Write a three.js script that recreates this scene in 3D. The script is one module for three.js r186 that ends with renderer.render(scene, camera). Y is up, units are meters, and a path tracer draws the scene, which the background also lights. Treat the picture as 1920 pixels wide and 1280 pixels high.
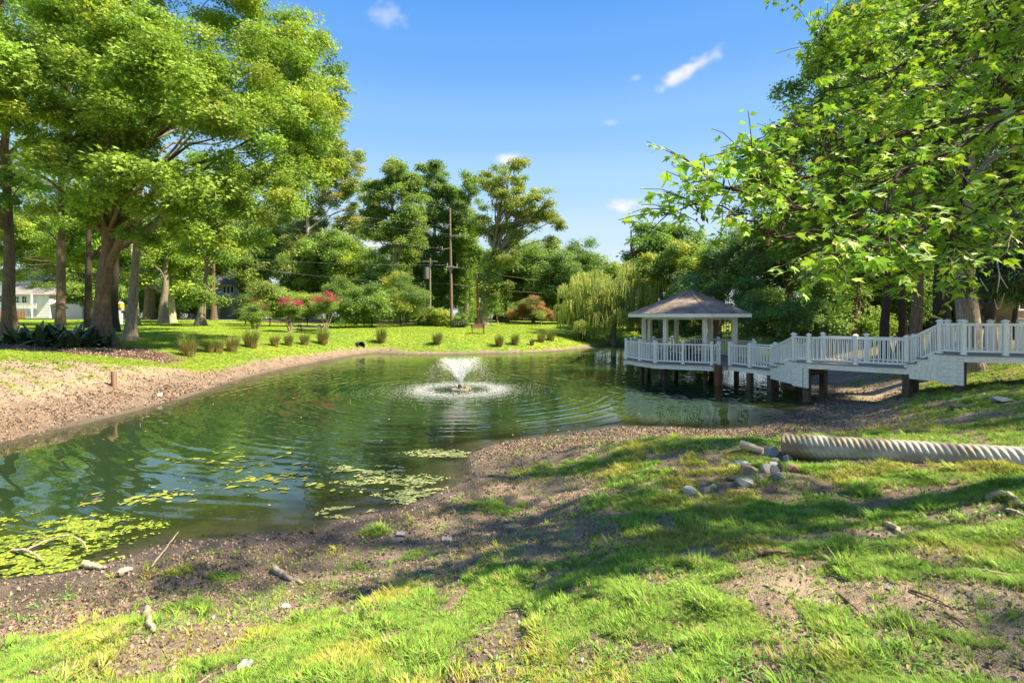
import * as THREE from 'three';
import { mergeGeometries, mergeVertices, toCreasedNormals } from 'three/addons/utils/BufferGeometryUtils.js';
import { RoundedBoxGeometry } from 'three/addons/geometries/RoundedBoxGeometry.js';
import { ConvexGeometry } from 'three/addons/geometries/ConvexGeometry.js';

// ---------------------------------------------------------------- camera, sky, sun, exposure
const PW = 1920, PH = 1280, F = 960, HOR = 592, EYE = 3.0;        // a level lens, shifted down a little; the pond's surface is y = 0
const scene = new THREE.Scene();
const camera = new THREE.PerspectiveCamera(2 * Math.atan(PH / 2 / F) * 180 / Math.PI, PW / PH, 0.05, 3000);
camera.position.set(0, EYE, 0);
camera.lookAt(0, EYE, -10);
camera.setViewOffset(PW, PH, 0, PH / 2 - HOR, PW, PH);
const renderer = new THREE.WebGLRenderer({ antialias: true });
renderer.setSize(1024, 682);
renderer.toneMapping = THREE.LinearToneMapping;
const EXPOSURE = 3.6;
renderer.toneMappingExposure = EXPOSURE;
renderer.shadowMap.enabled = true;
renderer.shadowMap.type = THREE.PCFSoftShadowMap;
const SUN = new THREE.Vector3(0.72, 0.95, 0.17).normalize();
const sun = new THREE.DirectionalLight(0xffeccb, 4.2);
sun.position.copy(SUN).multiplyScalar(120);
sun.target.position.set(0, 0, -25);
sun.position.add(sun.target.position);
sun.castShadow = true;
sun.shadow.radius = 2;
sun.shadow.mapSize.set(4096, 4096);
Object.assign(sun.shadow.camera, { left: -90, right: 90, top: 90, bottom: -90, near: 1, far: 300 });
scene.add(sun, sun.target);

// ---------------------------------------------------------------- chance and noise
function rng(seed) {
  let a = seed >>> 0;
  return () => { a = (a + 0x6d2b79f5) | 0; let t = Math.imul(a ^ (a >>> 15), 1 | a); t = (t + Math.imul(t ^ (t >>> 7), 61 | t)) ^ t; return ((t ^ (t >>> 14)) >>> 0) / 4294967296; };
}
const hash3 = (x, y, z) => { let h = Math.imul(x, 374761393) + Math.imul(y, 668265263) + Math.imul(z, 2147483647 ^ 0x5bd1e995); h = Math.imul(h ^ (h >>> 13), 1274126177); return ((h ^ (h >>> 16)) >>> 0) / 4294967296; };
const fade = (t) => t * t * (3 - 2 * t), lerp = (a, b, t) => a + (b - a) * t, clamp = (x, a = 0, b = 1) => Math.min(b, Math.max(a, x));
const sstep = (a, b, x) => fade(clamp((x - a) / (b - a)));
function noise3(x, y, z) {
  const i = Math.floor(x), j = Math.floor(y), k = Math.floor(z), u = fade(x - i), v = fade(y - j), w = fade(z - k);
  return lerp(lerp(lerp(hash3(i, j, k), hash3(i + 1, j, k), u), lerp(hash3(i, j + 1, k), hash3(i + 1, j + 1, k), u), v),
    lerp(lerp(hash3(i, j, k + 1), hash3(i + 1, j, k + 1), u), lerp(hash3(i, j + 1, k + 1), hash3(i + 1, j + 1, k + 1), u), v), w);
}
function noise2(x, y) {
  const i = Math.floor(x), j = Math.floor(y), u = fade(x - i), v = fade(y - j);
  return lerp(lerp(hash3(i, j, 7), hash3(i + 1, j, 7), u), lerp(hash3(i, j + 1, 7), hash3(i + 1, j + 1, 7), u), v);
}
const fbm2 = (x, y, n = 4) => { let s = 0, a = 0.5, t = 0; for (let k = 0; k < n; k++) { s += a * noise2(x, y); t += a; a *= 0.5; x = x * 2.03 + 17.1; y = y * 2.03 - 9.7; } return s / t; };
const fbm3 = (x, y, z, n = 4) => { let s = 0, a = 0.5, t = 0; for (let k = 0; k < n; k++) { s += a * noise3(x, y, z); t += a; a *= 0.5; x = x * 2.03 + 17.1; y = y * 2.03 - 9.7; z = z * 2.03 + 3.3; } return s / t; };

// ---------------------------------------------------------------- sky: clear blue with a few small clouds, plus big unseen ones added as fill light
{
  const W = 2048, H = 1024, data = new Float32Array(W * H * 4);
  const stops = [[0, 0.72, 0.85, 0.99], [5, 0.67, 0.83, 1.0], [9, 0.55, 0.77, 1.0], [14, 0.40, 0.67, 1.0], [20, 0.26, 0.54, 0.98], [27, 0.15, 0.41, 0.95], [34, 0.09, 0.33, 0.92], [60, 0.065, 0.26, 0.8], [90, 0.06, 0.24, 0.75]];
  // small clouds in view, then oversized ones added out of view to lift shade: [azimuth to the right of the view, elevation, half width, half height, opacity], in degrees
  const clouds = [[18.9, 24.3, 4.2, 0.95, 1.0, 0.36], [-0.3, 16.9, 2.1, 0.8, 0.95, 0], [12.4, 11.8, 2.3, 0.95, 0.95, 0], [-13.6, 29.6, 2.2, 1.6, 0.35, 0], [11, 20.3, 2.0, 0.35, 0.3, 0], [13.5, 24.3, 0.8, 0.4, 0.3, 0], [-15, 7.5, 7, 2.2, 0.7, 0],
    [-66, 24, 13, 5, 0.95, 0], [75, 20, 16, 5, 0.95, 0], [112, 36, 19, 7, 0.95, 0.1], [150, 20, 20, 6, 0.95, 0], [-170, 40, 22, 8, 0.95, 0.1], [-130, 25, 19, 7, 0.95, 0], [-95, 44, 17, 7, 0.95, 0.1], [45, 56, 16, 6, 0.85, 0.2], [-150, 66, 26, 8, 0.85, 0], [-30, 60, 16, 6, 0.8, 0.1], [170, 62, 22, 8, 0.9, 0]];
  for (let r = 0; r < H; r++) {
    const el = ((r + 0.5) / H - 0.5) * 180;
    let c = stops[0].slice(1);
    for (let k = 0; k < stops.length - 1; k++) if (el >= stops[k][0] && el <= stops[k + 1][0]) { const t = fade((el - stops[k][0]) / (stops[k + 1][0] - stops[k][0])); c = [1, 2, 3].map((q) => lerp(stops[k][q], stops[k + 1][q], t)); }
    if (el < 0) c = [0.16, 0.19, 0.12];
    for (let q = 0; q < W; q++) {
      const lon = ((q + 0.5) / W - 0.5) * 360, az = ((lon + 90 + 540) % 360) - 180;      // 0 is the view's direction, -z
      let a = 0, shade = 1, big = 0;
      if (el > 0) {
        const er = el * Math.PI / 180, x = Math.cos(er) * Math.cos(lon * Math.PI / 180), z = Math.cos(er) * Math.sin(lon * Math.PI / 180), y = Math.sin(er);
        for (const [ca, ce, w, h, o, slant] of clouds) {
          let dx = ((az - ca + 540) % 360) - 180, dy = el - ce;
          if (Math.abs(dx) > 3 * w || Math.abs(dy) > 4 * h) continue;
          dy -= slant * dx;
          const n = fbm3(x * 62, y * 95, z * 62, 5), d = Math.hypot(dx / w, dy / h * (dy < 0 ? 1.3 : 1));
          const m = sstep(-0.05, 0.85, (1 - d) * 0.85 + (n - 0.5) * 1.25) * o;
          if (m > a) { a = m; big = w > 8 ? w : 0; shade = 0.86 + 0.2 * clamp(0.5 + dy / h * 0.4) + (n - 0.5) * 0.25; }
        }
      }
      const glow = 0.06 * Math.exp(-Math.acos(clamp(Math.cos(el * Math.PI / 180) * (Math.cos(lon * Math.PI / 180) * SUN.x + Math.sin(lon * Math.PI / 180) * SUN.z) + Math.sin(el * Math.PI / 180) * SUN.y, -1, 1)) / 0.35);
      for (let k = 0; k < 3; k++) data[(r * W + q) * 4 + k] = (lerp(c[k] * [1.16, 1.1, 1.03][k] + glow * 2, [1.0, 1.0, 1.0][k] * shade * (1 + 0.85 * sstep(3, 6, big)), a)) / EXPOSURE;  // the added out-of-view clouds are made brighter, to fill the shaded ground
      data[(r * W + q) * 4 + 3] = 1;
    }
  }
  const sky = new THREE.DataTexture(data, W, H, THREE.RGBAFormat, THREE.FloatType);
  sky.mapping = THREE.EquirectangularReflectionMapping; sky.magFilter = THREE.LinearFilter; sky.minFilter = THREE.LinearFilter; sky.needsUpdate = true;
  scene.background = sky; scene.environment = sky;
}

// ---------------------------------------------------------------- naming and placing
const used = new Map(), origin = new WeakMap();
function numbered(name) { const n = used.get(name) ?? 0; used.set(name, n + 1); return n ? name + '_' + String(n).padStart(3, '0') : name; }
function tag(o, label, category, group) { o.userData.label = label; o.userData.category = category; if (group) o.userData.group = group; return o; }
function thing(name, label, category, [x, y, z] = [0, 0, 0], group) {
  const o = new THREE.Group(); o.name = numbered(name); o.position.set(x, y, z); scene.add(o); origin.set(o, new THREE.Vector3(x, y, z));
  return tag(o, label, category, group);
}
const shade = (m) => { m.castShadow = true; m.receiveShadow = true; return m; };
// a part whose geometry was built in world coordinates
function part(parent, name, geo, mat, kind) {
  const o = origin.get(parent) ?? new THREE.Vector3();
  geo.translate(-o.x, -o.y, -o.z);
  const m = shade(new THREE.Mesh(geo, mat)); m.name = name; parent.add(m); origin.set(m, o);
  if (kind) m.userData.kind = kind;
  return m;
}
function sub(parent, name) { const g = new THREE.Group(); g.name = name; parent.add(g); origin.set(g, origin.get(parent)); return g; }
// a part that shares its geometry: placed by a world position, turn and scale
function put(parent, name, geo, mat, [x, y, z], turn, scale) {
  const o = origin.get(parent), m = shade(new THREE.Mesh(geo, mat));
  m.name = name; m.position.set(x - o.x, y - o.y, z - o.z); parent.add(m); origin.set(m, o);
  if (turn) m.quaternion.copy(turn);
  if (scale) m.scale.set(...scale);
  return m;
}
function structure(name, geo, mat) { const m = shade(new THREE.Mesh(geo, mat)); m.name = name; m.userData.kind = 'structure'; scene.add(m); return m; }
function inst(parent, name, geo, mat, list, kind) {       // list of [Matrix4, Color]
  const m = shade(new THREE.InstancedMesh(geo, mat, list.length));
  list.forEach(([t, c], i) => { m.setMatrixAt(i, t); m.setColorAt(i, c); });
  m.name = name; parent.add(m);
  if (kind) m.userData.kind = kind;
  return m;
}
const V = (x, y, z) => new THREE.Vector3(x, y, z), C = (r, g, b) => new THREE.Color().setRGB(r, g, b);
const PX = (px, d) => (px - 960) / F * d, PY = (py, d) => EYE - (py - HOR) / F * d;     // metres at a distance d along the view
const unitBox = new THREE.BoxGeometry(1, 1, 1);
function facing(a, b, up = V(0, 1, 0)) {       // the turn that lays local z along a -> b
  const z = b.clone().sub(a).normalize(), x = up.clone().cross(z).normalize(), y = z.clone().cross(x);
  return new THREE.Quaternion().setFromRotationMatrix(new THREE.Matrix4().makeBasis(x, y, z));
}
function beamBetween(parent, name, mat, a, b, w, h, geo = unitBox) {
  const L = a.distanceTo(b), m = a.clone().add(b).multiplyScalar(0.5);
  return put(parent, name, geo, mat, [m.x, m.y, m.z], facing(a, b), [w, h, L]);
}
function boxAt(x, y, z, w, h, d, turn = 0) { const g = new THREE.BoxGeometry(w, h, d); g.rotateY(turn); g.translate(x, y, z); return g; }
// a tapered tube along points, uv in metres
function limb(points, radii, sides = 7, wob = 0, seed = 1) {
  const n = points.length, pos = [], nor = [], uv = [], idx = [];
  let up = V(0.31, 0.1, 0.94), along = 0;
  for (let i = 0; i < n; i++) {
    const t = points[Math.min(n - 1, i + 1)].clone().sub(points[Math.max(0, i - 1)]).normalize();
    const x = up.clone().addScaledVector(t, -up.dot(t)).normalize(); up = x; const y = t.clone().cross(x);
    if (i) along += points[i].distanceTo(points[i - 1]);
    for (let k = 0; k <= sides; k++) {
      const a = k / sides * 2 * Math.PI, c = Math.cos(a), s = Math.sin(a);
      const w = 1 + (wob ? wob * (noise3(c * 2.2 + seed, s * 2.2, along * 1.3) - 0.5) * 2 : 0);
      const d = x.clone().multiplyScalar(c).addScaledVector(y, s);
      pos.push(points[i].x + d.x * radii[i] * w, points[i].y + d.y * radii[i] * w, points[i].z + d.z * radii[i] * w);
      nor.push(d.x, d.y, d.z); uv.push(k / sides * 2 * Math.PI * Math.max(radii[0], 0.02), along);
      if (i < n - 1 && k < sides) { const p = i * (sides + 1) + k, q = p + sides + 1; idx.push(p, p + 1, q, p + 1, q + 1, q); }
    }
  }
  const g = new THREE.BufferGeometry();
  g.setAttribute('position', new THREE.Float32BufferAttribute(pos, 3)); g.setAttribute('normal', new THREE.Float32BufferAttribute(nor, 3)); g.setAttribute('uv', new THREE.Float32BufferAttribute(uv, 2)); g.setIndex(idx);
  return g;
}
function bend(a, b, sag, n = 6, jitter = 0, R = Math.random) {      // a curved run of points from a to b that bulges upwards by sag
  const out = [];
  for (let i = 0; i <= n; i++) { const t = i / n, p = a.clone().lerp(b, t); p.y += sag * 4 * t * (1 - t); if (jitter && i && i < n) p.add(V((R() - 0.5) * jitter, (R() - 0.5) * jitter, (R() - 0.5) * jitter)); out.push(p); }
  return out;
}

// ---------------------------------------------------------------- computed textures
function texture(size, fn, srgb, rx = 1, ry = 1) {           // fn(u, v) -> grey or [r, g, b], 0..1; u and v wrap
  const d = new Uint8Array(size * size * 4);
  for (let y = 0; y < size; y++) for (let x = 0; x < size; x++) {
    const v = fn(x / size, y / size), o = (y * size + x) * 4;
    for (let c = 0; c < 3; c++) d[o + c] = 255 * clamp(typeof v === 'number' ? v : v[c]);
    d[o + 3] = 255;
  }
  const t = new THREE.DataTexture(d, size, size); t.wrapS = t.wrapT = THREE.RepeatWrapping; t.magFilter = THREE.LinearFilter; t.minFilter = THREE.LinearMipmapLinearFilter; t.repeat.set(rx, ry);
  if (srgb) t.colorSpace = THREE.SRGBColorSpace;
  t.needsUpdate = true; return t;
}
// noise that wraps at period p
const wrapHash = (i, j, p, s) => hash3(((i % p) + p) % p, ((j % p) + p) % p, s);
function wnoise(u, v, p, q, s) { const x = u * p, y = v * q, i = Math.floor(x), j = Math.floor(y), a = fade(x - i), b = fade(y - j), h = (m, n) => hash3(((m % p) + p) % p, ((n % q) + q) % q, s); return lerp(lerp(h(i, j), h(i + 1, j), a), lerp(h(i, j + 1), h(i + 1, j + 1), a), b); }
const wfbm = (u, v, p, q, s, n = 5) => { let r = 0, a = 0.5, t = 0; for (let k = 0; k < n; k++) { r += a * wnoise(u, v, p, q, s + k); t += a; a *= 0.55; p *= 2; q *= 2; } return r / t; };
const soilGrain = texture(1024, (u, v) => { const a = wfbm(u, v, 12, 12, 3, 6), b = wnoise(u, v, 160, 160, 9), c = wnoise(u, v, 420, 420, 4); return clamp(0.5 + (a - 0.5) * 0.9 + (b - 0.5) * 0.32 + (c - 0.5) * 0.35); });
const soilTone = texture(1024, (u, v) => { const a = wfbm(u, v, 9, 9, 21, 6), b = wnoise(u, v, 210, 210, 29); const k = 0.72 + (a - 0.5) * 0.5 + (b - 0.5) * 0.3; return [k * 1.02, k, k * 0.96]; });
const barkRelief = texture(512, (u, v) => { const warp = wfbm(u, v, 4, 3, 5, 4) * 0.35, r = wfbm(u + warp, v, 14, 3, 11, 4), f = wnoise(u + warp * 0.6, v, 26, 7, 17), cr = Math.abs(f - 0.5) * 2; return clamp(0.15 + Math.pow(cr, 0.6) * 0.6 + (r - 0.5) * 0.7); });
const barkTone = texture(512, (u, v) => { const warp = wfbm(u, v, 4, 3, 5, 4) * 0.35, f = wnoise(u + warp * 0.6, v, 26, 7, 17), cr = Math.pow(Math.abs(f - 0.5) * 2, 0.6), l = wfbm(u, v, 6, 6, 40, 4); const k = 0.42 + cr * 0.45 + (l - 0.5) * 0.55; return [k, k * (0.97 + (l - 0.5) * 0.12), k * 0.92]; });
const woodTone = texture(512, (u, v) => { const g = wfbm(u, v, 40, 3, 61, 4), l = wfbm(u, v, 4, 4, 71, 4); const k = 0.8 + (g - 0.5) * 0.35 + (l - 0.5) * 0.35; return [k, k, k * 0.985]; });
const roughTone = texture(512, (u, v) => { const g = wfbm(u, v, 24, 24, 81, 5), l = wfbm(u, v, 3, 3, 91, 4); const k = 0.82 + (g - 0.5) * 0.4 + (l - 0.5) * 0.4; return [k, k, k]; });

const paintTone = texture(512, (u, v) => { const l = wfbm(u, v, 5, 5, 301, 5), st = sstep(0.5, 0.68, wfbm(u, v, 14, 4, 311, 4)), sp = sstep(0.66, 0.74, wfbm(u, v, 30, 30, 321, 3)), k = 0.93 + (l - 0.5) * 0.3 - st * 0.13 - sp * 0.2; return [k * (1 - st * 0.05), k, k * (1 - st * 0.09 - sp * 0.08)]; }, false);
const std = (color, roughness = 0.85, extra = {}) => new THREE.MeshStandardMaterial({ color: C(...color), roughness, ...extra });
const barkMat = (c, b = 0.03) => { const t = barkTone.clone(), r = barkRelief.clone(); t.repeat.set(1.1, 0.55); r.repeat.set(1.1, 0.55); return std(c, 0.95, { map: t, bumpMap: r, bumpScale: b }); };
const M = {
  barkBrown: barkMat([0.27, 0.2, 0.135], 0.05), barkGrey: barkMat([0.42, 0.37, 0.3], 0.035), barkPale: barkMat([0.6, 0.55, 0.45], 0.012), barkDark: barkMat([0.085, 0.065, 0.05], 0.04),
  twig: std([0.07, 0.05, 0.035], 0.9), deadTwig: std([0.32, 0.28, 0.23], 0.9), stem: std([0.42, 0.34, 0.25], 0.85, { map: barkTone }),
  white: std([0.98, 0.95, 0.86], 0.55, { map: paintTone }), whiteTrim: std([0.94, 0.92, 0.8], 0.65, { map: paintTone }), deckBoard: std([0.3, 0.29, 0.285], 0.75, { map: woodTone }),
  column: std([0.84, 0.8, 0.68], 0.65, { map: paintTone }), pile: std([0.16, 0.12, 0.085], 0.9, { map: barkTone }), redPile: std([0.25, 0.105, 0.055], 0.85, { map: barkTone }), darkWood: std([0.09, 0.065, 0.045], 0.9, { map: woodTone }),
  brownWood: std([0.26, 0.145, 0.075], 0.8, { map: woodTone }), greyWood: std([0.3, 0.285, 0.26], 0.85, { map: woodTone }), blackMetal: std([0.02, 0.02, 0.022], 0.5), greyMetal: std([0.3, 0.31, 0.32], 0.45), galvanised: std([0.26, 0.27, 0.28], 0.5, { metalness: 0.3 }),
  glass: new THREE.MeshPhysicalMaterial({ color: C(0.03, 0.04, 0.05), roughness: 0.08, specularIntensity: 1 }),
};
const leafy = (roughness = 0.85, transmission = 0.4) => new THREE.MeshPhysicalMaterial({ color: C(1, 1, 1), roughness, transmission, thickness: 0, side: THREE.DoubleSide, vertexColors: true, specularIntensity: 0.6 });
M.leaf = leafy(0.88, 0.5); M.grass = leafy(0.9, 0.35); M.bigLeaf = leafy(0.8, 0.5); M.litter = std([1, 1, 1], 0.9, { vertexColors: true, side: THREE.DoubleSide });

// ---------------------------------------------------------------- the pond's outline and the lie of the land (x to the right, d away from the camera: z = -d)
const shorePx = [[0, 1088], [155, 1066], [325, 1016], [430, 1008], [500, 998], [585, 998], [650, 968], [755, 948], [860, 902], [885, 862], [925, 834], [1007, 821], [1088, 811], [1169, 801], [1240, 802], [1357, 805], [1432, 797], [1484, 783], [1515, 762], [1543, 742]]
  .map(([x, y]) => { const d = EYE * F / (y - HOR); return [PX(x, d), d]; });
const farPx = [[1130, 649], [1085, 654], [1000, 660.5], [900, 663], [800, 664], [740, 663], [700, 661.5], [660, 665.5], [600, 677], [550, 686], [500, 697], [440, 713], [400, 726], [300, 757], [200, 782], [100, 805], [0, 829]]
  .map(([x, y]) => { const d = EYE * F / (y - HOR); return [PX(x, d), d]; });
const outline = [...shorePx, [12.4, 21.5], [14.6, 26], [16.2, 33], [16, 42], [13.6, 50], [10.8, 52.6], ...farPx, [-13.6, 10.2], [-16.6, 8.6], [-18.5, 6.6], [-15.4, 5.0], [-10.5, 5.3]];
const pond = new THREE.CatmullRomCurve3(outline.map(([x, d]) => V(x, 0, d)), true, 'centripetal').getPoints(340).map((p) => [p.x, p.z]);
pond.pop();
function shoreExact(x, d) {
  let best = 1e9, inside = false;
  for (let i = 0, n = pond.length, j = n - 1; i < n; j = i++) {
    const [ax, ay] = pond[j], [bx, by] = pond[i], ex = bx - ax, ey = by - ay, t = clamp(((x - ax) * ex + (d - ay) * ey) / (ex * ex + ey * ey)), q = (x - ax - ex * t) ** 2 + (d - ay - ey * t) ** 2;
    if (q < best) best = q;
    if ((ay > d) !== (by > d) && x < (bx - ax) * (d - ay) / (by - ay) + ax) inside = !inside;
  }
  return Math.sqrt(best) * (inside ? -1 : 1);
}
const SX0 = -40, SD0 = -8, SS = 0.25, SNX = 300, SND = 300, sGrid = new Float32Array(SNX * SND);
for (let j = 0; j < SND; j++) for (let i = 0; i < SNX; i++) sGrid[j * SNX + i] = shoreExact(SX0 + i * SS, SD0 + j * SS);
function shore(x, d) {                      // metres to the water's edge, negative over the pond
  const cx = clamp(x, SX0, SX0 + (SNX - 2) * SS), cd = clamp(d, SD0, SD0 + (SND - 2) * SS), fx = (cx - SX0) / SS, fd = (cd - SD0) / SS, i = Math.floor(fx), j = Math.floor(fd), u = fx - i, v = fd - j, k = j * SNX + i;
  return lerp(lerp(sGrid[k], sGrid[k + 1], u), lerp(sGrid[k + SNX], sGrid[k + SNX + 1], u), v) + Math.hypot(x - cx, d - cd);
}
const nearSide = (x, d) => sstep(2, -2, d - (7.5 + (x + 16) * 0.75));      // 1 on the photographer's bank, 0 on the far bank
function landAt(x, d) {
  let s = shore(x, d) + (fbm2(x * 0.9, d * 0.9, 3) - 0.5) * 0.5;
  if (s < 0) return Math.max(-1.1, s * 0.16 - s * s * 0.012);
  const w = nearSide(x, d), far = 1.75 * (1 - Math.exp(-s / lerp(3.3, 4.6, sstep(-14, -6, x)))) + 0.010 * Math.min(s, 40) + 0.008 * clamp(s - 20, 0, 60);
  const rise = Math.max(0, s - 1.6), top = 1.55 + 0.5 * sstep(5, 14, x), near = 0.055 * s + top * (1 - Math.exp(-rise * lerp(0.2, 0.3, sstep(7, 12, x)) / top));
  let h = lerp(far, near, w);
  const close = Math.exp(-(x * x + d * d) / 1600);
  h += close * sstep(0, 1.2, s) * ((fbm2(x * 0.55 + 5, d * 0.55, 4) - 0.5) * 0.22 + (fbm2(x * 2.6, d * 2.6 + 9, 3) - 0.5) * 0.07);
  return h;
}
function ground(px, py, lift = 0) {         // the point of the land that the pixel shows
  const kx = (px - 960) / F, ky = (HOR - py) / F;
  let a = 0.4, b = a;
  for (; b < 200; b = a * 1.03 + 0.05) { if (EYE + ky * b < Math.max(landAt(kx * b, b), -0.0)) break; a = b; }
  for (let i = 0; i < 24; i++) { const m = (a + b) / 2; if (EYE + ky * m < Math.max(landAt(kx * m, m), 0)) b = m; else a = m; }
  const y = Math.max(landAt(kx * b, b), 0);
  return { x: kx * b, y: y + lift, z: -b, d: b };
}
const onLand = (x, d) => V(x, landAt(x, d), -d);

// ---------------------------------------------------------------- what the ground is made of, in world metres
const spot = (px, py, rx, rd, turn = 0) => { const g = ground(px, py); return [g.x, g.d, rx, rd, turn]; };
const inSpot = ([cx, cd, rx, rd, t], x, d) => { const c = Math.cos(t), s = Math.sin(t), u = (x - cx) * c + (d - cd) * s, v = -(x - cx) * s + (d - cd) * c; return Math.hypot(u / rx, v / rd); };
const sandSpots = [spot(1750, 1130, 1.4, 0.46, -0.5), spot(1425, 888, 0.5, 0.26), spot(1500, 1010, 0.5, 0.22), spot(1650, 740, 2.6, 0.9, 0.3), spot(1830, 775, 1.6, 0.5), spot(1300, 1040, 0.35, 0.2), spot(1640, 1000, 0.7, 0.22, -0.4), spot(1880, 1240, 0.4, 0.16)];
const turfSpots = [spot(1620, 716, 1.8, 1.3), spot(1700, 700, 1.4, 0.9), spot(1180, 850, 1.9, 0.75), spot(1320, 880, 1.0, 0.5), spot(1040, 880, 0.8, 0.5), spot(930, 950, 0.5, 0.35), spot(200, 1190, 1.3, 0.55, 0.2), spot(60, 1240, 0.9, 0.5), spot(380, 1150, 0.5, 0.3), spot(520, 1110, 0.45, 0.25), spot(700, 1000, 0.25, 0.16), spot(420, 1085, 0.22, 0.12), spot(590, 1100, 0.3, 0.13), spot(665, 1068, 0.2, 0.1), spot(705, 1125, 0.16, 0.1), spot(470, 1145, 0.2, 0.1), spot(620, 1165, 0.16, 0.1), spot(330, 1075, 0.18, 0.1), spot(780, 1040, 0.22, 0.12)];
const mulchSpots = [spot(110, 650, 5.5, 2.6), spot(560, 603, 9, 4.6), spot(700, 605, 7, 4.2)];
function landCover(x, d) {
  const s = shore(x, d), w = nearSide(x, d), n1 = fbm2(x * 1.1 + 3, d * 1.1, 4), n2 = fbm2(x * 3.4, d * 3.4 + 7, 3), n3 = fbm2(x * 0.35 - 4, d * 0.35, 3);
  let turf, sand = 0, litter = 0, mud = 0, mulch = 0;
  if (w > 0.5) {
    turf = sstep(2.3, 3.4, s + (n1 - 0.5) * 2.2);
    for (const z of turfSpots) turf = Math.max(turf, sstep(1.15, 0.55, inSpot(z, x, d) + (n2 - 0.5) * 1.1));
    for (const z of sandSpots) { const k = sstep(1.15, 0.6, inSpot(z, x, d) + (n2 - 0.5) * 0.9 + (n1 - 0.5) * 0.5); sand = Math.max(sand, k); }
    turf *= 1 - 0.93 * sand;
    turf *= lerp(0.05, 1, sstep(0.44, 0.55, n1 * 0.5 + n2 * 0.5 + 0.02));
    if (x > 7.5) turf *= sstep(0.8, 3.2, s + (n1 - 0.5) * 3);
    mud = sstep(1.5, 0.2, s + (n1 - 0.5) * 1.2);
    litter = clamp(1 - turf - sand) * (1 - mud);
  } else {
    const bare = x < -9 ? lerp(4.8, 0.7, sstep(16, 24, d)) : 0.3;
    turf = sstep(bare, bare * 1.35 + 0.3, s + (n1 - 0.5) * (bare > 2 ? 4.5 : 0.8));
    if (bare > 2) turf = Math.max(turf, 0.5 * sstep(0.56, 0.66, n2) * sstep(1.5, 3, s));
    for (const z of mulchSpots) mulch = Math.max(mulch, sstep(1.1, 0.85, inSpot(z, x, d) + (n1 - 0.5) * 0.3));
    turf *= 1 - mulch;
    litter = sstep(2.2, 0.7, s + (n2 - 0.5) * 1.6) * (1 - turf);
    mud = sstep(0.3, 0.0, s) * 0.7;
    sand = clamp(1 - turf - litter - mulch);
  }
  return { s, w, turf, sand, litter, mud, mulch, n1, n2, n3 };
}
const mixIn = (c, k, r, g, b) => { c[0] = lerp(c[0], r, k); c[1] = lerp(c[1], g, k); c[2] = lerp(c[2], b, k); };
function landColor(x, d) {
  const q = landCover(x, d), c = [0.15, 0.11, 0.08];
  mixIn(c, q.litter, 0.235, 0.186, 0.145);
  if (q.w < 0.5) mixIn(c, q.litter, 0.185, 0.142, 0.108);
  mixIn(c, q.sand, 0.32 + (q.n2 - 0.5) * 0.12, 0.262 + (q.n2 - 0.5) * 0.1, 0.19 + (q.n2 - 0.5) * 0.07);
  mixIn(c, q.mulch, 0.085, 0.05, 0.035);
  if (q.w > 0.5) { const moss = sstep(0.5, 0.62, q.n3 * 0.5 + q.n2 * 0.5); mixIn(c, q.turf * 0.85, lerp(0.12, 0.2, moss), lerp(0.135, 0.17, moss), lerp(0.035, 0.03, moss)); }
  else mixIn(c, q.turf, 0.165 + (q.n3 - 0.5) * 0.16, 0.245 + (q.n3 - 0.5) * 0.1, 0.022);
  mixIn(c, q.mud, 0.105, 0.088, 0.074);
  if (q.s < 0.15) mixIn(c, sstep(0.15, -0.5, q.s), 0.06, 0.062, 0.03);
  if (d > 76 || Math.abs(x) > 90) mixIn(c, sstep(76, 100, d), 0.06, 0.08, 0.02);
  const k = (0.85 + 0.3 * fbm2(x * 7, d * 7, 2)) * (q.w > 0.5 ? lerp(1, 0.5 + 1.0 * q.n2 + 0.5 * (q.n1 - 0.5), 1 - q.turf * 0.6) : 1);
  return [c[0] * k, c[1] * k, c[2] * k];
}
{ // the ground: one sheet, fine near the photographer and coarse towards the horizon
  const N = 600, B = 6.1, A = 2.6, pos = [], uv = [], col = [], idx = [], at = (i) => A * Math.sinh(B * (i / N * 2 - 1));
  for (let j = 0; j <= N; j++) for (let i = 0; i <= N; i++) {
    const x = 1.5 + at(i), d = 6 + at(j), out = Math.max(Math.abs(x), Math.abs(d)), c = out < 140 ? landColor(x, d) : [0.06, 0.08, 0.02];
    pos.push(x, landAt(x, d), -d); uv.push(x, d); col.push(...c);
    if (i < N && j < N) { const p = j * (N + 1) + i, q = p + N + 1; idx.push(p, p + 1, q, p + 1, q + 1, q); }
  }
  const g = new THREE.BufferGeometry();
  g.setAttribute('position', new THREE.Float32BufferAttribute(pos, 3)); g.setAttribute('uv', new THREE.Float32BufferAttribute(uv, 2)); g.setAttribute('color', new THREE.Float32BufferAttribute(col, 3)); g.setIndex(idx); g.computeVertexNormals();
  const tone = soilTone.clone(), relief = soilGrain.clone(); tone.repeat.set(1 / 1.9, 1 / 1.9); relief.repeat.set(1 / 1.3, 1 / 1.3);
  structure('ground', g, new THREE.MeshStandardMaterial({ color: C(1.7, 1.7, 1.7), vertexColors: true, map: tone, bumpMap: relief, bumpScale: 0.035, roughness: 0.97 }));
}
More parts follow.
